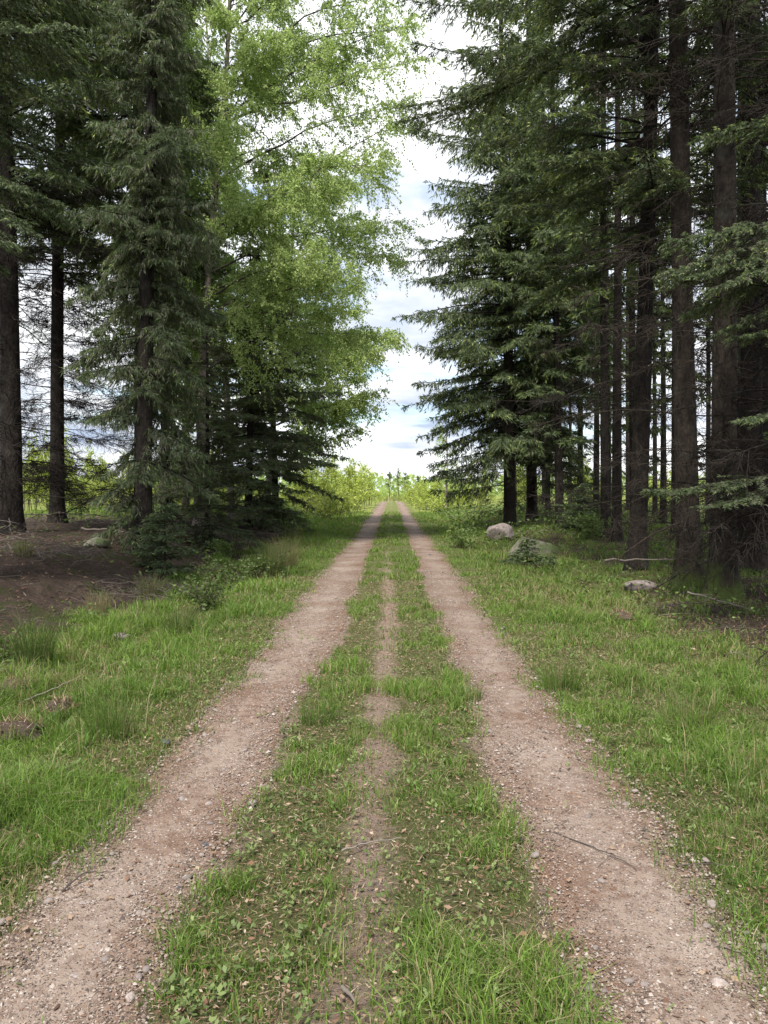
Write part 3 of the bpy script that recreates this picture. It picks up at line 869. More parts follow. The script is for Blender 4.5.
# ------------------------------------------------------------------ deep forest behind
bgv = []
for sd, H, lf, rd in ((41, 19, 5.0, 2.2), (42, 21, 7.5, 2.3), (43, 15, 2.4, 2.2)):
    bgv.append(spruce(sd, H, 0.15, lf, rd, dead_from=0.8, dead_per_m=2.5, dead_len=1.9, per_m=5.5, fine_to=30, tl=0.3, tw=0.075, ter=0.09, sec=0.2, wood=False, twigs=7, shoot=0.14, bright=0.12))
used = set()
spots = []
rr = random.Random(4)
for px, d in ((605, 22), (617, 20.5), (663, 30), (655, 36), (580, 34), (548, 40), (595, 44), (628, 40), (675, 24), (708, 28), (740, 24), (765, 19), (780, 15), (570, 50), (610, 56), (530, 46), (515, 52)):
    spots.append((ax(px, d), d))
while len(spots) < 25:
    d = rr.uniform(18, 62); x = rr.uniform(5.2, 34)
    if x < 5.0 + max(0, (d - 30) * 0.06) or x / d > 0.75:
        continue
    if all((x - a) ** 2 + (d - b) ** 2 > 2.6 for a, b in spots):
        spots.append((x, d))
for i, (x, d) in enumerate(spots):
    k = i % 3
    o = bgv[k] if k not in used else copy_tree(bgv[k])
    used.add(k)
    place(o, (x, d, gh(x, d) - 0.03), rr.uniform(0, 6.28), (rr.uniform(0.6, 0.92),) * 2 + (rr.uniform(0.85, 1.2),),
          'slender dark spruce standing deep in the shaded right-hand wood', 'spruces deep in the right-hand wood')
    tag(o, cat='spruce')
for (px, d, s) in ((186, 34, 1.0), (140, 25, 1.05)):
    o = copy_tree(bgv[1])
    place(o, (ax(px, d), d, gh(ax(px, d), d) - 0.03), rr.uniform(0, 6.28), s, 'spruce standing at the back of the thin left-hand belt', 'spruces at the back of the left-hand belt')
    tag(o, cat='spruce')

# ------------------------------------------------------------------ clearing: young trees
def sapling(seed, H, R, leaf, n_stem=9, leaves=1500, name='sapling'):
    rng = np.random.default_rng(seed)
    gw, gl = Geo(), Geo()
    for i in range(n_stem):
        b = np.array([rng.normal(0, R * 0.3), rng.normal(0, R * 0.3), -0.05])
        azm = rng.uniform(0, 2 * PI); h = H * rng.uniform(0.55, 1.05); out = R * rng.uniform(0.1, 0.8)
        t = np.linspace(0, 1, 6)
        P = b + np.stack([out * t ** 1.4 * math.cos(azm), out * t ** 1.4 * math.sin(azm), h * t], 1)
        gw.tubes(P, 0.018 * (1 - 0.8 * t), 4, 0.4)
        m = 14
        t2 = rng.uniform(0.15, 1, m)
        S = np.stack([np.interp(t2, t, P[:, k]) for k in range(3)], 1)
        D = unit(np.stack([rng.normal(0, 1, m), rng.normal(0, 1, m), rng.uniform(0.2, 1.2, m)], 1))
        l = R * 0.55 * (1.15 - t2) * rng.uniform(0.5, 1.2, m) + 0.12
        gw.tubes(np.stack([S, S + D * l[:, None] * 0.5, S + D * l[:, None]], 1), np.repeat([[0.008, 0.006, 0.003]], m, 0), 3, 0.4)
        nl = leaves // n_stem
        j = rng.integers(0, m, nl); u = rng.uniform(0.1, 1.05, nl)
        LP = S[j] + D[j] * (l[j] * u)[:, None] + rng.normal(0, 0.06, (nl, 3))
        LD = unit(rng.normal(0, 1, (nl, 3)) + np.array([0, 0, -0.2]))
        gl.diamonds(LP, LD, leaf * rng.uniform(0.7, 1.3, nl), leaf * 0.7 * rng.uniform(0.7, 1.2, nl), rng, np.clip(rng.normal(0.5, 0.2, nl), 0, 1))
    root = empty(name)
    gw.build('stem', M['twig'], root)
    gl.build('foliage', M['sapling_leaf'], root)
    return root


saps = [sapling(51, 3.0, 1.2, 0.11), sapling(52, 2.2, 1.4, 0.11), sapling(53, 3.8, 1.1, 0.12, 7), sapling(54, 1.4, 1.1, 0.10, 10, 1200)]
sused = set()
rs = random.Random(8)


def put_sap(k, x, d, s, label, group):
    o = saps[k] if k not in sused else copy_tree(saps[k])
    sused.add(k)
    place(o, (x, d, gh(x, d) - 0.03), rs.uniform(0, 6.28), (s * rs.uniform(0.85, 1.2), s * rs.uniform(0.85, 1.2), s), label, group)
    tag(o, cat='young tree')


n_l = 0
LL = 'leafy yellow-green young tree in the bright scrub left of the far track'
LG = 'young trees in the scrub left of the far track'
for px, d, k, s in ((322, 44, 0, 1.0), (335, 48, 2, .9), (346, 52, 0, 1.1), (310, 42, 1, 1.0), (357, 58, 1, 1.2), (368, 66, 0, 1.0), (330, 40, 3, 1.1), (344, 46, 3, 1.1), (300, 46, 2, 0.95), (362, 74, 2, 0.9), (352, 64, 2, 0.9)):
    put_sap(k, ax(px, d), d, s * 1.22, LL, LG)
for i in range(34):
    d = rs.uniform(44, 100); x = -rs.uniform(2.6, 14)
    put_sap(rs.choice((0, 1, 1, 3)), x, d, rs.uniform(0.45, 0.85), LL, LG)
for i in range(46):
    d = rs.uniform(33, 62); x = -rs.uniform(9, 34)
    put_sap(rs.choice((0, 1, 2, 2)), x, d, rs.uniform(0.8, 1.25), 'leafy young tree in the bright clearing seen through the left-hand belt', 'young trees in the clearing behind the left-hand belt')
RL = 'leafy yellow-green young tree in the bright scrub right of the far track'
RG = 'young trees in the scrub right of the far track'
for px, d, k, s in ((425, 55, 1, 1.0), (436, 60, 0, .85), (418, 66, 3, 1.2), (450, 56, 1, 1.0), (465, 52, 1, .9), (480, 56, 0, 0.9), (440, 48, 3, 1.0), (428, 74, 0, 0.9), (414, 80, 1, 1.0)):
    put_sap(k, ax(px, d), d, s, RL, RG)
for i in range(22):
    d = rs.uniform(56, 105); x = rs.uniform(2.5, 14)
    put_sap(rs.choice((0, 1, 3)), x, d, rs.uniform(0.5, 0.9), RL, RG)
for i in range(40):
    d = rs.uniform(58, 80); x = rs.uniform(10, 52)
    put_sap(rs.choice((0, 1, 2)), x, d, rs.uniform(0.9, 1.4), 'bright young tree beyond the back of the right-hand wood', 'young trees behind the right-hand wood')
for i, px in enumerate((380, 387, 394, 400, 407, 413)):
    d = 97 + 5 * (i % 3)
    put_sap(3 if i % 2 else 1, ax(px, d), d, 0.65, 'rounded green bush closing off the far end of the track', 'bushes at the far end of the track')

# far treeline (one mass) and the lone pines on the horizon
def treeline():
    rng = np.random.default_rng(61)
    g = Geo()
    n = 26000
    th = rng.uniform(-1.15, 1.15, n)
    d = rng.uniform(230, 330, n)
    x = d * np.sin(th); y = d * np.cos(th)
    top = 3.2 + 5.5 * fbm(th * 40, d * 0.02, 81, 4)
    z = rng.uniform(-0.5, 1, n) * top + 0.2
    P = np.stack([x, y, z - 0.8], 1)
    D = unit(rng.normal(0, 1, (n, 3)) + np.array([0, 0, 0.4]))
    g.diamonds(P, D, rng.uniform(1.0, 2.6, n), rng.uniform(0.8, 1.6, n), rng, np.clip(rng.normal(0.3, 0.2, n), 0, 1))
    tag(g.build('treeline', M['birch_leaf']), 'far line of mixed woodland along the horizon', 'woodland', kind='stuff')


treeline()


def far_pine(seed, H):
    rng = np.random.default_rng(seed)
    gw, gn = Geo(), Geo()
    t = np.linspace(0, 1, 8)
    gw.tubes(np.stack([0.2 * np.sin(t * 3 + seed), 0 * t, H * t - 0.3], 1), 0.10 * (1 - 0.8 * t) + 0.015, 6, 0.4)
    m = 26
    z = H * rng.uniform(0.45, 1.0, m)
    a = rng.uniform(0, 2 * PI, m); L = rng.uniform(0.5, 1.8, m) * (1.25 - z / H)
    S = np.stack([0 * z, 0 * z, z], 1); E = S + np.stack([L * np.cos(a), L * np.sin(a), L * 0.25], 1)
    gw.tubes(np.stack([S, (S + E) / 2, E], 1), np.repeat([[0.05, 0.04, 0.02]], m, 0), 4, 0.4)
    k = 230
    j = rng.integers(0, m, k); u = rng.uniform(0.4, 1.05, k)
    P = S[j] + (E - S)[j] * u[:, None] + rng.normal(0, 0.18, (k, 3))
    gn.diamonds(P, unit(rng.normal(0, 1, (k, 3))), 0.42, 0.14, rng, rng.uniform(0.35, 0.7, k))
    root = empty('pine_tree'); gw.build('trunk', M['bark'], root); gn.build('crown', M['needle'], root)
    return root


for px, d, H, lab in ((389.5, 190, 6.6, 'leftmost of the lone thin pines on the far horizon'), (398.5, 180, 7.2, 'tallest of the lone thin pines on the far horizon'),
                      (405.5, 185, 6.4, 'lone thin pine on the far horizon just beside the tallest one'), (418, 195, 5.6, 'rightmost and lowest of the lone thin pines on the far horizon')):
    o = far_pine(int(px), H); place(o, (ax(px, d), d, gh(ax(px, d), d)), 0, 1, lab); tag(o, cat='pine')

# ------------------------------------------------------------------ boulders and stones
def rock(name, seed, sx, sy, sz, mat, sub=4, rough=0.22, flat=0.3):
    import bmesh
    bm = bmesh.new()
    bmesh.ops.create_icosphere(bm, subdivisions=sub, radius=1)
    rng = np.random.default_rng(seed)
    v = np.array([w.co[:] for w in bm.verts])
    pl = unit(rng.normal(0, 1, (9, 3))); dd = rng.uniform(0.62, 0.95, 9)
    for p_, q_ in zip(pl, dd):       # knock flat faces off the lump
        s = v @ p_
        v = v - np.clip(s - q_, 0, None)[:, None] * p_ * 0.9
    n_ = fbm(v[:, 0] * 2 + seed, v[:, 1] * 2 + v[:, 2] * 1.7, seed, 4) - 0.5
    v = v * (1 + rough * n_)[:, None]
    v = v * np.array([sx, sy, sz])
    for w, c in zip(bm.verts, v):
        w.co = c
    me = bpy.data.meshes.new(name); bm.to_mesh(me); bm.free()
    for p_ in me.polygons: p_.use_smooth = True
    me.materials.append(mat)
    o = bpy.data.objects.new(name, me); COL.objects.link(o)
    return o


def put_rock(o, px, py, lift, label, rz=0.0, cat='boulder'):
    x, y, z = at(px, py)
    o.location = (x, y, z + lift); o.rotation_euler = (0, 0, rz)
    return tag(o, label, cat)


put_rock(rock('boulder', 3, 0.46, 0.42, 0.36, M['boulder'], 5), 500, 541, 0.2, 'rounded pinkish grey boulder in front of the dark-trunked spruce', 0.4)
put_rock(rock('boulder', 8, 0.58, 0.46, 0.38, M['boulder_moss'], 5), 533, 556, 0.1, 'wide low mossy boulder half hidden by a small spruce seedling', 0.1)
put_rock(rock('boulder', 12, 0.27, 0.18, 0.10, M['boulder'], 4), 640, 589, 0.05, 'flat pale stone in the grass before the slim straight spruce', 0.2, 'stone')
put_rock(rock('stone', 14, 0.13, 0.1, 0.07, M['boulder'], 3), 120, 640, 0.03, 'pale stone lying in the grass of the left ditch', 0.2, 'stone')
put_rock(rock('stone', 15, 0.3, 0.22, 0.12, M['boulder_moss'], 4), 98, 548, 0.06, 'low mossy stone on the needle bank under the dead limbs', 0.2, 'stone')

named = [(205, 848, 0.018, 'dark', 'coal-black stone on the inner edge of the left track'),
         (182, 803, 0.022, 'pale', 'dull grey stone in the middle of the left track'),
         (179, 892, 0.013, 'dark', 'small black stone below the coal-black one on the left track'),
         (74, 982, 0.018, 'pale', 'round pinkish stone low on the left track'),
         (119, 788, 0.026, 'pale', 'grey stone at the outer grassy edge of the left track'),
         (626, 808, 0.02, 'pale', 'pale stone by the outer grassy edge of the right track'),
         (712, 908, 0.021, 'pale', 'large pale stone beside the outer grass of the right track'),
         (719, 990, 0.024, 'pale', 'largest rounded stone low on the right track'),
         (430, 556, 0.04, 'dark', 'dark lump far along the right track'),
         (166, 745, 0.03, 'dark', 'dark stone among short grass left of the left track'),
         (84, 908, 0.02, 'pale', 'pale angular stone near the curved twig on the left track'),
         (131, 1003, 0.018, 'pale', 'pinkish flat stone at the bottom of the left track')]
for i, (px, py, r, kind, lab) in enumerate(named):
    o = rock('stone', 100 + i, r * 1.25, r, r * 0.8, M['dark_stone' if kind == 'dark' else 'stone'], 3)
    put_rock(o, px, py, r * 0.1 + 0.012, lab, i * 1.3, 'stone')

pebs = [rock('pebble', 200 + i, 1.2, 1.0, 0.65, M['stone'], 2) for i in range(6)]
pr = random.Random(3); pu = set()
cnt = 0
while cnt < 130:
    y = 2.2 + 6.5 * pr.random() ** 1.6
    lo, li, ri, ro = [float(v) for v in track_edges(np.array([y]))]
    left = pr.random() < 0.45
    x = pr.uniform(lo - 0.05, li + 0.05) if left else pr.uniform(ri - 0.05, ro + 0.08)
    if abs(x / y) > 0.53: continue
    k = pr.randrange(6)
    o = pebs[k] if k not in pu else pebs[k].copy()
    if k in pu: COL.objects.link(o)
    pu.add(k)
    r = pr.uniform(0.007, 0.019)
    o.location = (x, y, gh(x, y) + 0.02 + r * 0.1); o.rotation_euler = (pr.uniform(-.4, .4), pr.uniform(-.4, .4), pr.uniform(0, 6))
    o.scale = (r, r, r)
    tag(o, 'small pale pebble lying loose on the left wheel track' if left else 'small pale pebble lying loose on the right wheel track', 'pebble',
        'loose pebbles on the left wheel track' if left else 'loose pebbles on the right wheel track')
    cnt += 1

# fine grit lying on the tracks (uncountable)
def grit():
    rng = np.random.default_rng(71)
    g = Geo()
    n = 62000
    y = 2.0 + 12 * rng.uniform(0, 1, n) ** 1.8
    lo, li, ri, ro = track_edges(y)
    left = rng.uniform(size=n) < 0.47
    u = rng.uniform(-0.03, 1.03, n)
    x = np.where(left, lo + (li - lo) * u, ri + (ro - ri) * u)
    z = ground_h(x, y) + 0.022
    r = rng.uniform(0.0018, 0.0055, n) * (1 + (rng.uniform(size=n) < 0.08) * rng.uniform(0.3, 1.4, n)) * (1 + 0.02 * y) * (0.6 + 0.8 * fbm(x * 2.5, y * 1.5, 88, 3))
    base = np.array([[1, 0, 0], [0, 1, 0], [-1, 0, 0], [0, -1, 0], [0, 0, 0.8]], float)
    ang = rng.uniform(0, 6.28, n); ca, sa = np.cos(ang), np.sin(ang)
    sc = rng.uniform(0.6, 1.3, (n, 5, 3))
    V = base[None] * r[:, None, None] * sc
    X = V[..., 0] * ca[:, None] - V[..., 1] * sa[:, None]; Y = V[..., 0] * sa[:, None] + V[..., 1] * ca[:, None]
    V = np.stack([X + x[:, None], Y + y[:, None], V[..., 2] + z[:, None] - 0.001], -1)
    i = np.arange(n)[:, None] * 5
    q = np.concatenate([i + np.array([[0, 1, 4, 4]]), i + np.array([[1, 2, 4, 4]]), i + np.array([[2, 3, 4, 4]]), i + np.array([[3, 0, 4, 4]])])
    # use real quads: two folded quads per grain
    q = np.concatenate([i + np.array([[0, 1, 2, 4]]), i + np.array([[2, 3, 0, 4]])])
    m, t, out = new_mat('grit')
    c = ramp(t, attr(t, 'tint'), [(0, (0.045, 0.036, 0.034)), (0.35, (0.15, 0.105, 0.08)), (0.6, (0.22, 0.165, 0.13)), (0.85, (0.27, 0.22, 0.185)), (1, (0.37, 0.33, 0.30))])
    b = N(t, 'ShaderNodeBsdfPrincipled', i_Roughness=0.9); t.links.new(c, b.inputs['Base Color']); t.links.new(b.outputs[0], out.inputs[0])
    g.add(V.reshape(-1, 3), q, np.repeat(rng.uniform(0, 1, n), 5))
    tag(g.build('gravel', m), 'fine pinkish grit covering both wheel tracks', 'gravel', kind='stuff')


grit()

# ------------------------------------------------------------------ litter, needles, weeds, grass
def litter():
    rng = np.random.default_rng(72)
    g = Geo()
    # slim needles / bark bits on tracks and centre strip
    n = 30000
    y = 1.9 + 10 * rng.uniform(0, 1, n) ** 1.7
    x = rng.uniform(-1.7, 2.0, n) + rng.normal(0, 0.1, n)
    keep = np.abs(x) < 0.6 * y + 0.9; x, y = x[keep], y[keep]; n = len(x)
    z = ground_h(x, y) + rng.uniform(0.015, 0.03, n)
    a = rng.uniform(0, 6.28, n)
    D = unit(np.stack([np.cos(a), np.sin(a), rng.normal(0, 0.18, n)], 1))
    up = np.tile([0, 0, 1.0], (n, 1)) + rng.normal(0, 0.4, (n, 3))
    big = rng.uniform(size=n) < 0.10
    L = np.where(big, rng.uniform(0.015, 0.035, n), rng.uniform(0.008, 0.025, n))
    W = np.where(big, L * rng.uniform(0.35, 0.7, n), rng.uniform(0.0015, 0.004, n))
    g.diamonds(np.stack([x, y, z], 1), D, L, W, rng, np.clip(rng.normal(0.45, 0.22, n), 0, 1), mid=0.45, roll=up)
    # straw thatch lying among the grass
    n = 150000
    y = 1.9 + 11 * rng.uniform(0, 1, n) ** 1.6
    x = rng.uniform(-3.6, 4.2, n)
    m_, _, _ = masks(x, y)
    keep = (np.abs(x) < 0.56 * y + 1.0) & (rng.uniform(size=n) < 0.15 + 0.5 * (np.abs(x) < 0.3) + 0.85 * np.clip(m_ * 1.4, 0, 1)) & ~((np.abs(x) > 0.72) & (np.abs(x) < 1.15))
    x, y = x[keep], y[keep]; n = len(x)
    a = rng.uniform(0, 6.28, n)
    D = unit(np.stack([np.cos(a), np.sin(a), rng.normal(0.1, 0.28, n)], 1))
    up = np.tile([0, 0, 1.0], (n, 1)) + rng.normal(0, 0.5, (n, 3))
    L = rng.uniform(0.010, 0.04, n) * (1 + 0.06 * y)
    W = rng.uniform(0.0012, 0.003, n) * (1 + 0.1 * y)
    fl = rng.uniform(size=n) < 0.16
    L = np.where(fl, rng.uniform(0.01, 0.022, n), L); W = np.where(fl, L * 0.55, W)
    tn = np.where(rng.uniform(size=n) < 0.55, rng.uniform(0.55, 0.97, n), rng.uniform(0.05, 0.5, n))
    g.diamonds(np.stack([x, y, ground_h(x, y) + rng.uniform(0.0, 0.022, n)], 1), D, L, W, rng, tn, mid=0.45, roll=up)
    # forest floor litter both sides
    n = 110000
    y = 4 + 26 * rng.uniform(0, 1, n) ** 1.5
    x = np.where(rng.uniform(size=n) < 0.55, -rng.uniform(2.4, 12, n), rng.uniform(2.2, 13, n))
    keep = (np.abs(x) < 0.62 * y + 1); x, y = x[keep], y[keep]; n = len(x)
    z = ground_h(x, y) + rng.uniform(0.0, 0.03, n)
    a = rng.uniform(0, 6.28, n)
    D = unit(np.stack([np.cos(a), np.sin(a), rng.normal(0.1, 0.3, n)], 1))
    up = np.tile([0, 0, 1.0], (n, 1)) + rng.normal(0, 0.6, (n, 3))
    L = rng.uniform(0.015, 0.09, n) * rng.uniform(0.5, 1.3, n); W = np.where(rng.uniform(size=n) < 0.3, L * 0.3, rng.uniform(0.003, 0.007, n))
    W = np.minimum(W, 0.016)
    g.diamonds(np.stack([x, y, z], 1), D, L, W, rng, np.clip(rng.normal(0.3, 0.22, n), 0, 0.9), mid=0.45, roll=up)
    tag(g.build('leaf_litter', M['litter']), 'rusty brown needles, bark bits and dead leaves strewn over the ground', 'litter', kind='stuff')


litter()


def blades(g, rng, x, y, h, w, tint, lean=0.5):
    n = len(x)
    z = ground_h(x, y) - 0.01
    a = rng.uniform(0, 2 * PI, n); ln = np.abs(rng.normal(0, lean, n)) * h
    d = np.stack([np.cos(a), np.sin(a)], 1)
    b = rng.uniform(0, 2 * PI, n); s = np.stack([np.cos(b), np.sin(b), 0 * b], 1) * (w * 0.5)[:, None]
    P0 = np.stack([x, y, z], 1)
    P1 = P0 + np.concatenate([d * (ln * 0.3)[:, None], (h * 0.55)[:, None]], 1)
    P2 = P0 + np.concatenate([d * ln[:, None], (h * rng.uniform(0.85, 1.0, n) - 0.25 * np.abs(ln))[:, None]], 1)
    V = np.stack([P0 - s, P0 + s, P1 + s * 0.8, P1 - s * 0.8, P2 + s * 0.1, P2 - s * 0.1], 1)
    i = np.arange(n)[:, None] * 6
    q = np.concatenate([i + np.array([[0, 1, 2, 3]]), i + np.array([[3, 2, 4, 5]])])
    g.add(V.reshape(-1, 3), q, np.repeat(tint, 6))


def grass():
    rng = np.random.default_rng(73)
    g = Geo()
    bands = [(1.9, 3.6, 13000, 0.0038), (3.6, 6.0, 9000, 0.0048), (6.0, 10.0, 3800, 0.0068), (10, 17, 1500, 0.011), (17, 30, 520, 0.018), (30, 48, 150, 0.03)]
    for y0, y1, dens, w in bands:
        xl, xr = -min(0.56 * y1 + 1.2, 9.5 if y1 < 30 else 16), min(0.54 * y1 + 1.2, 14)
        n = int((y1 - y0) * (xr - xl) * dens)
        x = rng.uniform(xl, xr, n); y = rng.uniform(y0, y1, n)
        k = (x > -0.56 * y - 1.2) & (x < 0.54 * y + 1.2)
        x, y = x[k], y[k]
        m, nf, cl = masks(x, y)
        n1_ = fbm(x * 2.2, y * 2.2, 91, 4); n2_ = fbm(x * 9, y * 9, 92, 2)
        centre = (np.abs(x) < 0.8)
        prob = np.clip(m * 1.1, 0, 1) * (0.45 + 0.8 * sstep(0.38, 0.6, n1_ * 0.5 + n2_ * 0.5))
        prob = np.where(centre, prob * 0.75, prob * 0.9)
        prob = np.where((x > 3.0) & (y < 26), prob * 0.6, prob)
        k = rng.uniform(size=len(x)) < prob
        x, y, n1_, n2_, centre, cl = x[k], y[k], n1_[k], n2_[k], centre[k], cl[k]
        n = len(x)
        edge = sstep(0.0, 0.7, np.abs(x) - 1.3)
        clump = sstep(0.44, 0.7, n1_ * 0.6 + n2_ * 0.4)
        h = np.where(centre, 0.028 + 0.085 * clump, 0.035 + (0.3 + 0.7 * edge) * (0.03 + 0.16 * clump))
        h = h * np.where(x > 1.2, 0.8, 1.0) * rng.uniform(0.5, 1.35, n) * (1 + 0.25 * sstep(18, 40, y))
        tint = np.clip(rng.normal(0.55, 0.2, n) + 0.5 * (n1_ - 0.5) + 0.12 * cl + 0.08 * (x < -1.3), 0.2, 1)
        dpatch = sstep(0.52, 0.68, fbm(x * 0.8, y * 0.8, 191, 3))
        dry = rng.uniform(size=n) < np.where(centre, 0.2, 0.11) + 0.13 * sstep(0.5, 0.3, n1_) + 0.22 * dpatch * (~centre)
        tint = tint - 0.12 * sstep(0.5, 0.68, fbm(x * 0.6 + 9, y * 0.6, 193, 3)) * (~centre)
        tint = np.clip(tint, 0.22, 1)
        tint = np.where(dry, rng.uniform(0, 0.18, n), tint)
        blades(g, rng, x, y, h, w * rng.uniform(0.7, 1.4, n), tint, lean=0.8)
    n = 1500
    y = 2.5 + 18 * rng.uniform(0, 1, n) ** 1.3; x = rng.uniform(-3.4, 3.8, n)
    m_, _, _ = masks(x, y)
    k = (m_ > 0.5) & (np.abs(x) > 1.5); x, y = x[k], y[k]; n = len(x)
    blades(g, rng, x, y, rng.uniform(0.15, 0.42, n), np.full(n, 0.0045), rng.uniform(0, 0.15, n), lean=0.7)
    tag(g.build('grass', M['grass']), 'fresh green grass on the centre strip and both verges', 'grass', kind='stuff')


grass()


def weeds():
    rng = np.random.default_rng(74)
    g = Geo()
    n = 4200
    y = 2.0 + 9 * rng.uniform(0, 1, n) ** 1.6
    x = rng.uniform(-3.4, 3.4, n)
    m, _, _ = masks(x, y)
    k = (rng.uniform(size=n) < np.clip(m + 0.1, 0, 1)) & (np.abs(x) < 0.56 * y) & (fbm(x * 1.7, y * 1.7, 95, 3) > 0.42)
    x, y = x[k], y[k]
    for xx, yy in zip(x, y):
        c = rng.integers(4, 9)
        a = rng.uniform(0, 6.28, c)
        D = unit(np.stack([np.cos(a), np.sin(a), rng.uniform(0.15, 0.9, c)], 1))
        up = np.tile([0, 0, 1.0], (c, 1)) + rng.normal(0, 0.3, (c, 3))
        s = rng.uniform(0.6, 1.2)
        P = np.array([xx, yy, gh(xx, yy) + rng.uniform(0.015, 0.05)]) + rng.normal(0, 0.012, (c, 3))
        g.diamonds(P, D, s * rng.uniform(0.016, 0.032, c), s * rng.uniform(0.010, 0.018, c), rng, np.clip(rng.normal(0.5, 0.2) + rng.normal(0, 0.08, c), 0, 1), mid=0.55, roll=up)
    tag(g.build('ground_weeds', M['weed']), 'small broad-leaved weeds sprinkled among the grass of the lane', 'weeds', kind='stuff')


weeds()


def undergrowth():
    rng = np.random.default_rng(75)
    g = Geo()
    n = 42000
    d = 8 + 48 * rng.uniform(0, 1, n) ** 1.3
    x = np.where(rng.uniform(size=n) < 0.75, rng.uniform(2.5, 34, n), -rng.uniform(3.2, 16, n))
    k = (np.abs(x) < 0.62 * d) & (fbm(x * 0.5, d * 0.5, 97, 4) > np.where(x > 0, 0.44, 0.56)) & ~((x < 0) & (d < 17) & (fbm(x * 1.7, d * 1.7, 98, 3) < 0.52))
    x, d = x[k], d[k]; n = len(x)
    P = np.stack([x, d, ground_h(x, d) + rng.uniform(0.02, 0.32, n)], 1)
    D = unit(np.stack([rng.normal(0, 1, n), rng.normal(0, 1, n), rng.uniform(0, 0.8, n)], 1))
    s = 0.016 + 0.0042 * d
    g.diamonds(P, D, s * rng.uniform(0.8, 1.5, n), s * 0.55, rng, np.where(rng.uniform(size=n) < 0.2, rng.uniform(0, 0.25, n), np.clip(rng.normal(0.68, 0.18, n), 0.3, 1)))
    tag(g.build('undergrowth', M['bush_leaf']), 'low bilberry-like undergrowth over the floor of the wood', 'undergrowth', kind='stuff')


undergrowth()

def debris():
    rng = np.random.default_rng(77)
    g = Geo()
    n = 5200
    y = 6.5 + 26 * rng.uniform(0, 1, n) ** 1.3
    x = np.where(rng.uniform(size=n) < 0.6, -rng.uniform(3.3, 13, n), rng.uniform(3.1, 14, n))
    k = (np.abs(x) < 0.6 * y) & (fbm(x * 0.9, y * 0.9, 66, 3) > 0.4)
    x, y = x[k], y[k]; n = len(x)
    b = rng.uniform(0, 6.28, n)
    D = unit(np.stack([np.cos(b), np.sin(b), rng.normal(0.05, 0.22, n)], 1))
    L = rng.uniform(0.06, 0.7, n)[:, None] * rng.uniform(0.3, 1, (n, 1))
    C = np.stack([x, y, ground_h(x, y) + 0.02 + np.abs(D[:, 2]) * L[:, 0] * 0.4], 1)
    K = rng.normal(0, 0.06, (n, 3)) * L
    r = rng.uniform(0.002, 0.006, n)[:, None] * np.array([[1, 0.9, 0.4]])
    g.tubes(np.stack([C - D * L / 2, C + K, C + D * L / 2], 1), r, 4, np.clip(rng.normal(0.35, 0.25, n), 0, 1))
    tag(g.build('twig_litter', M['twig']), 'fallen dead twigs scattered over the floor of the wood', 'twigs', kind='stuff')


debris()

# ------------------------------------------------------------------ plants by the ditch
def shrub(seed, H, R, leaf, n_stem=14, leaves=900, mat='bush_leaf', tint=(0.6, 0.2), dry=0.15, name='shrub'):
    rng = np.random.default_rng(seed)
    gw, gl = Geo(), Geo()
    for i in range(n_stem):
        azm = rng.uniform(0, 2 * PI); h = H * rng.uniform(0.5, 1.1); out = R * rng.uniform(0.15, 1)
        t = np.linspace(0, 1, 7)
        P = np.stack([rng.normal(0, R * .2) + out * t ** 1.5 * math.cos(azm), rng.normal(0, R * .2) + out * t ** 1.5 * math.sin(azm), h * (t * 1.25 - 0.3 * t ** 3) - 0.03], 1)
        gw.tubes(P, 0.005 * (1 - 0.7 * t), 4, rng.uniform(0.2, 0.9))
        nl = leaves // n_stem
        u = rng.uniform(0.2, 1.02, nl)
        LP = np.stack([np.interp(u, t, P[:, k]) for k in range(3)], 1) + rng.normal(0, 0.045, (nl, 3))
        LD = unit(np.stack([rng.normal(0, 1, nl), rng.normal(0, 1, nl), rng.normal(0.1, 0.5, nl)], 1))
        tn = np.where(rng.uniform(size=nl) < dry, rng.uniform(0, 0.2, nl), np.clip(rng.normal(*tint, nl), 0.28, 1))
        gl.diamonds(LP, LD, leaf * rng.uniform(0.6, 1.3, nl), leaf * 0.6 * rng.uniform(0.7, 1.2, nl), rng, tn, mid=0.5)
    root = empty(name)
    gw.build('stem', M['twig'], root); gl.build('foliage', M[mat], root)
    return root


def put(o, px, py, label, cat, rz=0.0, sc=1.0):
    x, y, z = at(px, py)
    place(o, (x, y, z - 0.01), rz, sc, label); tag(o, cat=cat)
    return o


put(shrub(81, 0.75, 0.65, 0.055), 235, 590, 'leafy bramble-like shrub, the biggest and palest in the left ditch', 'shrub')
put(shrub(82, 0.55, 0.5, 0.05, dry=0.3), 262, 583, 'scruffy half-dry shrub between the pale bramble and the straw tussock', 'shrub')
put(shrub(83, 0.5, 0.5, 0.05, dry=0.35, tint=(0.5, .15)), 205, 612, 'brownish low shrub on the near side of the pale bramble', 'shrub')
put(shrub(84, 0.5, 0.45, 0.06, tint=(0.75, .15), dry=0.05), 222, 560, 'light green fresh-leaved shrub behind the pale bramble', 'shrub')
put(shrub(85, 0.35, 0.4, 0.07, n_stem=9, leaves=260, tint=(0.7, .15), dry=0.03), 8, 664, 'broad-leaved pale green plant at the left edge of the ditch', 'plant')
put(shrub(86, 0.7, 0.6, 0.08, leaves=700, tint=(0.75, .15), dry=0.05), 462, 548, 'low light green leafy bush on the right verge before the grey boulder', 'shrub')
put(shrub(87, 0.9, 1.0, 0.10, leaves=900, tint=(0.72, .15), dry=0.1), 590, 541, 'yellow-green leafy bush inside the right-hand wood past the mossy boulder', 'shrub')


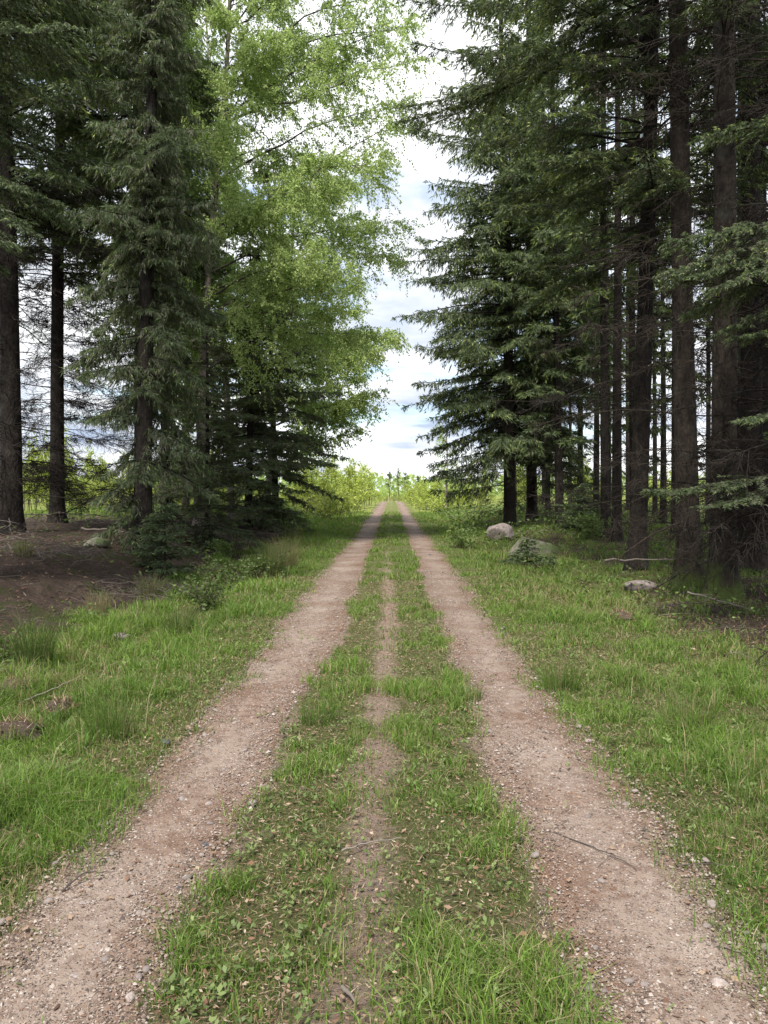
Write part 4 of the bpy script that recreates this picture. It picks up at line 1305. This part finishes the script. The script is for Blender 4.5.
def tuft(seed, H, n, dry=0.1, spread=0.12, lean=0.7, w=0.005, name='grass_tuft', base_t=0.42):
    rng = np.random.default_rng(seed)
    g = Geo()
    a = rng.uniform(0, 6.28, n); r = spread * np.sqrt(rng.uniform(0, 1, n))
    h = H * rng.uniform(0.5, 1.1, n)
    t = np.linspace(0, 1, 6)
    b = a + rng.normal(0, 0.5, n); ln = np.abs(rng.normal(0.3, 0.35, n)) * lean * h
    X = (r * np.cos(a))[:, None] + ln[:, None] * np.cos(b)[:, None] * t ** 2
    Y = (r * np.sin(a))[:, None] + ln[:, None] * np.sin(b)[:, None] * t ** 2
    Z = h[:, None] * (t - 0.30 * (ln / h)[:, None] * t ** 3) - 0.03
    P = np.stack([X, Y, Z], -1)
    tn = np.where(rng.uniform(size=n) < dry, rng.uniform(0, 0.16, n), np.clip(rng.normal(base_t, 0.12, n), 0.22, 1))
    g.tubes(P, np.repeat((w * 0.5 * (1 - 0.85 * t))[None], n, 0), 3, tn)
    return g.build(name, M['grass'])


for i, (px, py, H, n, dry, bt, lab) in enumerate((
        (24, 598, 0.32, 260, 0.35, 0.26, 'low dark tussock alone on the open needle bank'),
        (98, 606, 0.34, 260, 0.9, 0.4, 'withered brown tussock at the lower rim of the needle bank'),
        (150, 598, 0.42, 300, 0.55, 0.35, 'half-withered tussock at the foot of the bright spruce sapling'),
        (286, 574, 0.75, 520, 0.75, 0.5, 'pale straw-coloured tussock beside the verge, the driest of all'),
        (272, 580, 0.75, 380, 0.2, 0.29, 'dark green rush clump next to the straw tussock'),
        (35, 668, 0.62, 340, 0.08, 0.28, 'dark blue-green rush clump leaning over in the left ditch'),
        (110, 738, 0.34, 240, 0.1, 0.55, 'tall fresh grass tuft with one dry stalk near the left track'),
        (180, 640, 0.5, 260, 0.15, 0.34, 'arching grass tuft at the rim of the brown needle bank'),
        (560, 690, 0.30, 200, 0.12, 0.5, 'tall grass tuft on the outer edge of the right track'),
        (320, 722, 0.2, 150, 0.05, 0.5, 'taller grass tuft on the left half of the centre strip'),
        (465, 700, 0.18, 150, 0.05, 0.5, 'taller grass tuft on the right half of the centre strip'),
        (690, 735, 0.34, 240, 0.2, 0.55, 'bushy pale grass tuft in the middle of the right verge'))):
    o = tuft(300 + i, H, n, dry, base_t=bt, spread=0.10 + 0.1 * H)
    put(o, px, py, lab, 'grass tuft')


def seedling(seed, H, R, label, px, py):
    rng = np.random.default_rng(seed)
    gw, gn = Geo(), Geo()
    t = np.linspace(0, 1, 6)
    gw.tubes(np.stack([0 * t, 0 * t, H * t - 0.05], 1), 0.018 * (1 - 0.8 * t), 6, 0.5)
    z = 0.06
    while z < H:
        live_branch(gn, gw, rng, np.array([0, 0, z]), rng.uniform(0, 6.28), max(0.12, R * (1 - z / H) ** 0.7 * rng.uniform(0.7, 1.1)), a=0.25, b=-0.35, sec=0.07, ter=0.03, tl=0.09, tw=0.024, hang=0.3, r0=0.007, shoot=0.05, grey=0.1, wood=False)
        z += 0.022
    root = empty('spruce_sapling'); gw.build('trunk', M['bark'], root, True); gn.build('crown', M['needle'], root)
    return put(root, px, py, label, 'spruce sapling')


seedling(91, 0.6, 0.65, 'knee-high dark spruce seedling in front of the mossy boulder', 527, 566)
seedling(92, 1.3, 0.8, 'bushy bright green spruce sapling at the foot of the draped spruce', 165, 574)
seedling(93, 1.6, 1.3, 'spreading spruce sapling under the thin spruce in the right-hand wood', 585, 534)

# ------------------------------------------------------------------ clods, twigs, fallen wood
def clod(seed, r, label, px, py):
    rng = np.random.default_rng(seed)
    o = rock('earth_clod', seed, r * 1.3, r, r * 0.6, M['clod'], 4, 0.7)
    put_rock(o, px, py, r * 0.45, label, seed, 'earth clod')
    g = Geo()
    n = 240
    a = rng.uniform(0, 6.28, n); e = rng.uniform(0, 1.4, n)
    P = np.stack([np.cos(a) * np.cos(e) * r * 1.15, np.sin(a) * np.cos(e) * r * 0.95, np.sin(e) * r * 0.58], 1)
    D = unit(rng.normal(0, 1, (n, 3)) + np.array([0, 0, 0.3]))
    g.diamonds(P, D, rng.uniform(0.03, 0.10, n), 0.005, rng, rng.uniform(0.2, 0.9, n))
    g.build('root_fibre', M['litter'], o)


clod(401, 0.10, 'brown torn-up earth clod, the one lying nearest the left track', 62, 716)
clod(402, 0.13, 'brown earth clod lowest down at the left edge', 20, 742)
clod(403, 0.13, 'wide earth clod with straw under the rush clump', 16, 698)
clod(404, 0.10, 'earth clod beside a pale stick in the left ditch', 58, 690)
clod(405, 0.12, 'brown clod with a pale straw wisp on the right verge', 620, 622)


def stick(pts, r, label, px, py, mat='twig', tint=0.5, forks=2, seed=0, rz=0.0, name='fallen_twig', lift=0.03, cat='twig'):
    rng = np.random.default_rng(seed)
    g = Geo()
    P = np.array(pts, float)
    t = np.linspace(0, 1, len(P)); tt = np.linspace(0, 1, 14)
    Q = np.stack([np.interp(tt, t, P[:, k]) for k in range(3)], 1)
    Q[1:-1] += rng.normal(0, 1, (12, 3)) * np.linalg.norm(P[-1] - P[0]) * 0.008
    g.tubes(Q, r * (1 - 0.6 * tt), 6, tint)
    for f in range(forks):
        k = rng.integers(3, 11)
        d = unit((Q[k + 1] - Q[k]) / np.linalg.norm(Q[k + 1] - Q[k]) + rng.normal(0, 0.6, 3) * np.array([1, 1, 0.25]))
        L = np.linalg.norm(P[-1] - P[0]) * rng.uniform(0.15, 0.35)
        g.tubes(np.stack([Q[k], Q[k] + d * L * .5, Q[k] + d * L]), np.array([r * .5, r * .35, r * .15]), 5, tint)
    o = g.build(name, M[mat], smooth=True)
    x, y, z = at(px, py)
    o.location = (x, y, z + lift); o.rotation_euler = (0, 0, rz)
    return tag(o, label, cat)


stick([(-0.16, 0.22, -0.005), (0, 0.05, 0), (0.06, -0.02, 0.005), (0.11, -0.12, -0.005)], 0.0032, 'forked dark twig lying across the right track', 600, 862, seed=1, tint=0.1)
stick([(-0.10, -0.03, 0), (-0.05, 0.05, 0.03), (0.05, 0.07, 0.02)], 0.004, 'thin curved twig on the left track', 92, 895, seed=2, tint=0.15, forks=0)
stick([(-0.025, 0.035, 0), (0.0, 0, 0.004), (0.02, -0.035, 0)], 0.008, 'stubby pale bark chip low on the centre strip', 350, 1006, seed=3, tint=0.6, forks=0)
stick([(-0.12, -0.05, 0), (0, 0.01, 0.01), (0.12, 0.06, 0)], 0.004, 'slim pale twig on the bare middle of the centre strip', 372, 852, seed=4, tint=0.8, forks=1)
stick([(-0.08, 0.02, 0), (0, 0.0, 0.02), (0.12, 0.03, 0)], 0.003, 'short brown twig at the grassy outer edge of the right track', 700, 876, seed=5, tint=0.2, forks=1)
stick([(-0.12, 0.06, -0.008), (0, 0.0, -0.004), (0.15, -0.1, -0.008)], 0.003, 'long pale stalk lying by the outer edge of the right track', 752, 962, seed=6, tint=0.7, forks=0)
stick([(-0.10, -0.12, 0), (0, 0, 0.03), (0.16, 0.2, 0.09)], 0.006, 'pale stick rising out of an earth clod in the left ditch', 45, 700, seed=7, tint=0.95, forks=0)
stick([(-1.7, 0, 0.15), (0, 0.2, 0.22), (1.8, 0.0, 0.1)], 0.022, 'long thin dead pole lying across the needle bank', 60, 527, seed=8, tint=0.55, forks=4, name='fallen_branch', lift=0.08, cat='branch')
stick([(-0.9, 0.2, 0.2), (0, 0, 0.14), (1.0, -0.9, 0.02)], 0.03, 'crooked dead branch leaning down the needle bank', 120, 562, seed=9, tint=0.35, forks=4, name='fallen_branch', lift=0.05, cat='branch')
stick([(-0.35, 0.2, 0.18), (0, 0, 0.1), (0.32, -0.28, 0.0)], 0.014, 'bent bare stick sloping from the mossy trunk foot', 722, 612, seed=10, tint=0.8, forks=1, name='fallen_branch', lift=0.04, cat='branch')
stick([(-1.2, 0, 0.1), (0, 0, 0.13), (1.3, 0.4, 0.06)], 0.02, 'thin dead pole lying on the floor behind the slim straight spruce', 672, 575, seed=11, tint=0.7, forks=2, name='fallen_branch', lift=0.1, cat='branch')


def brush(seed, n, R, h, label, px, py, tint=(0.1, 0.8)):
    rng = np.random.default_rng(seed)
    g = Geo()
    a = rng.uniform(0, 6.28, n); r = R * np.sqrt(rng.uniform(0, 1, n))
    C = np.stack([r * np.cos(a), r * np.sin(a) * 0.7, h * np.exp(-(r / R * 1.4) ** 2) * rng.uniform(0.1, 1, n)], 1)
    b = rng.uniform(0, 6.28, n)
    D = unit(np.stack([np.cos(b), np.sin(b), rng.normal(0, 0.2, n)], 1))
    L = rng.uniform(0.08, 0.5, n)[:, None]
    K = rng.normal(0, 0.05, (n, 3))
    g.tubes(np.stack([C - D * L / 2, C + K, C + D * L / 2], 1), np.repeat([[0.005, 0.0045, 0.002]], n, 0), 4, rng.uniform(*tint, n))
    o = g.build('brushwood_heap', M['twig'])
    x, y, z = at(px, py); o.location = (x, y, z)
    tag(o, label, 'brushwood')


brush(501, 130, 0.6, 0.16, 'low heap of dead brushwood at the moss-footed trunk', 700, 611, (0, 0.45))
brush(502, 320, 1.2, 0.6, 'grey tangle of dead twigs round the thickest left-edge trunk', 18, 556)
brush(503, 220, 1.1, 0.35, 'dark brushwood heap under the low-skirted spruces', 245, 537, (0, 0.4))
brush(504, 300, 1.3, 0.25, 'brown twig heap on the lower slope of the needle bank', 120, 592, (0, 0.5))
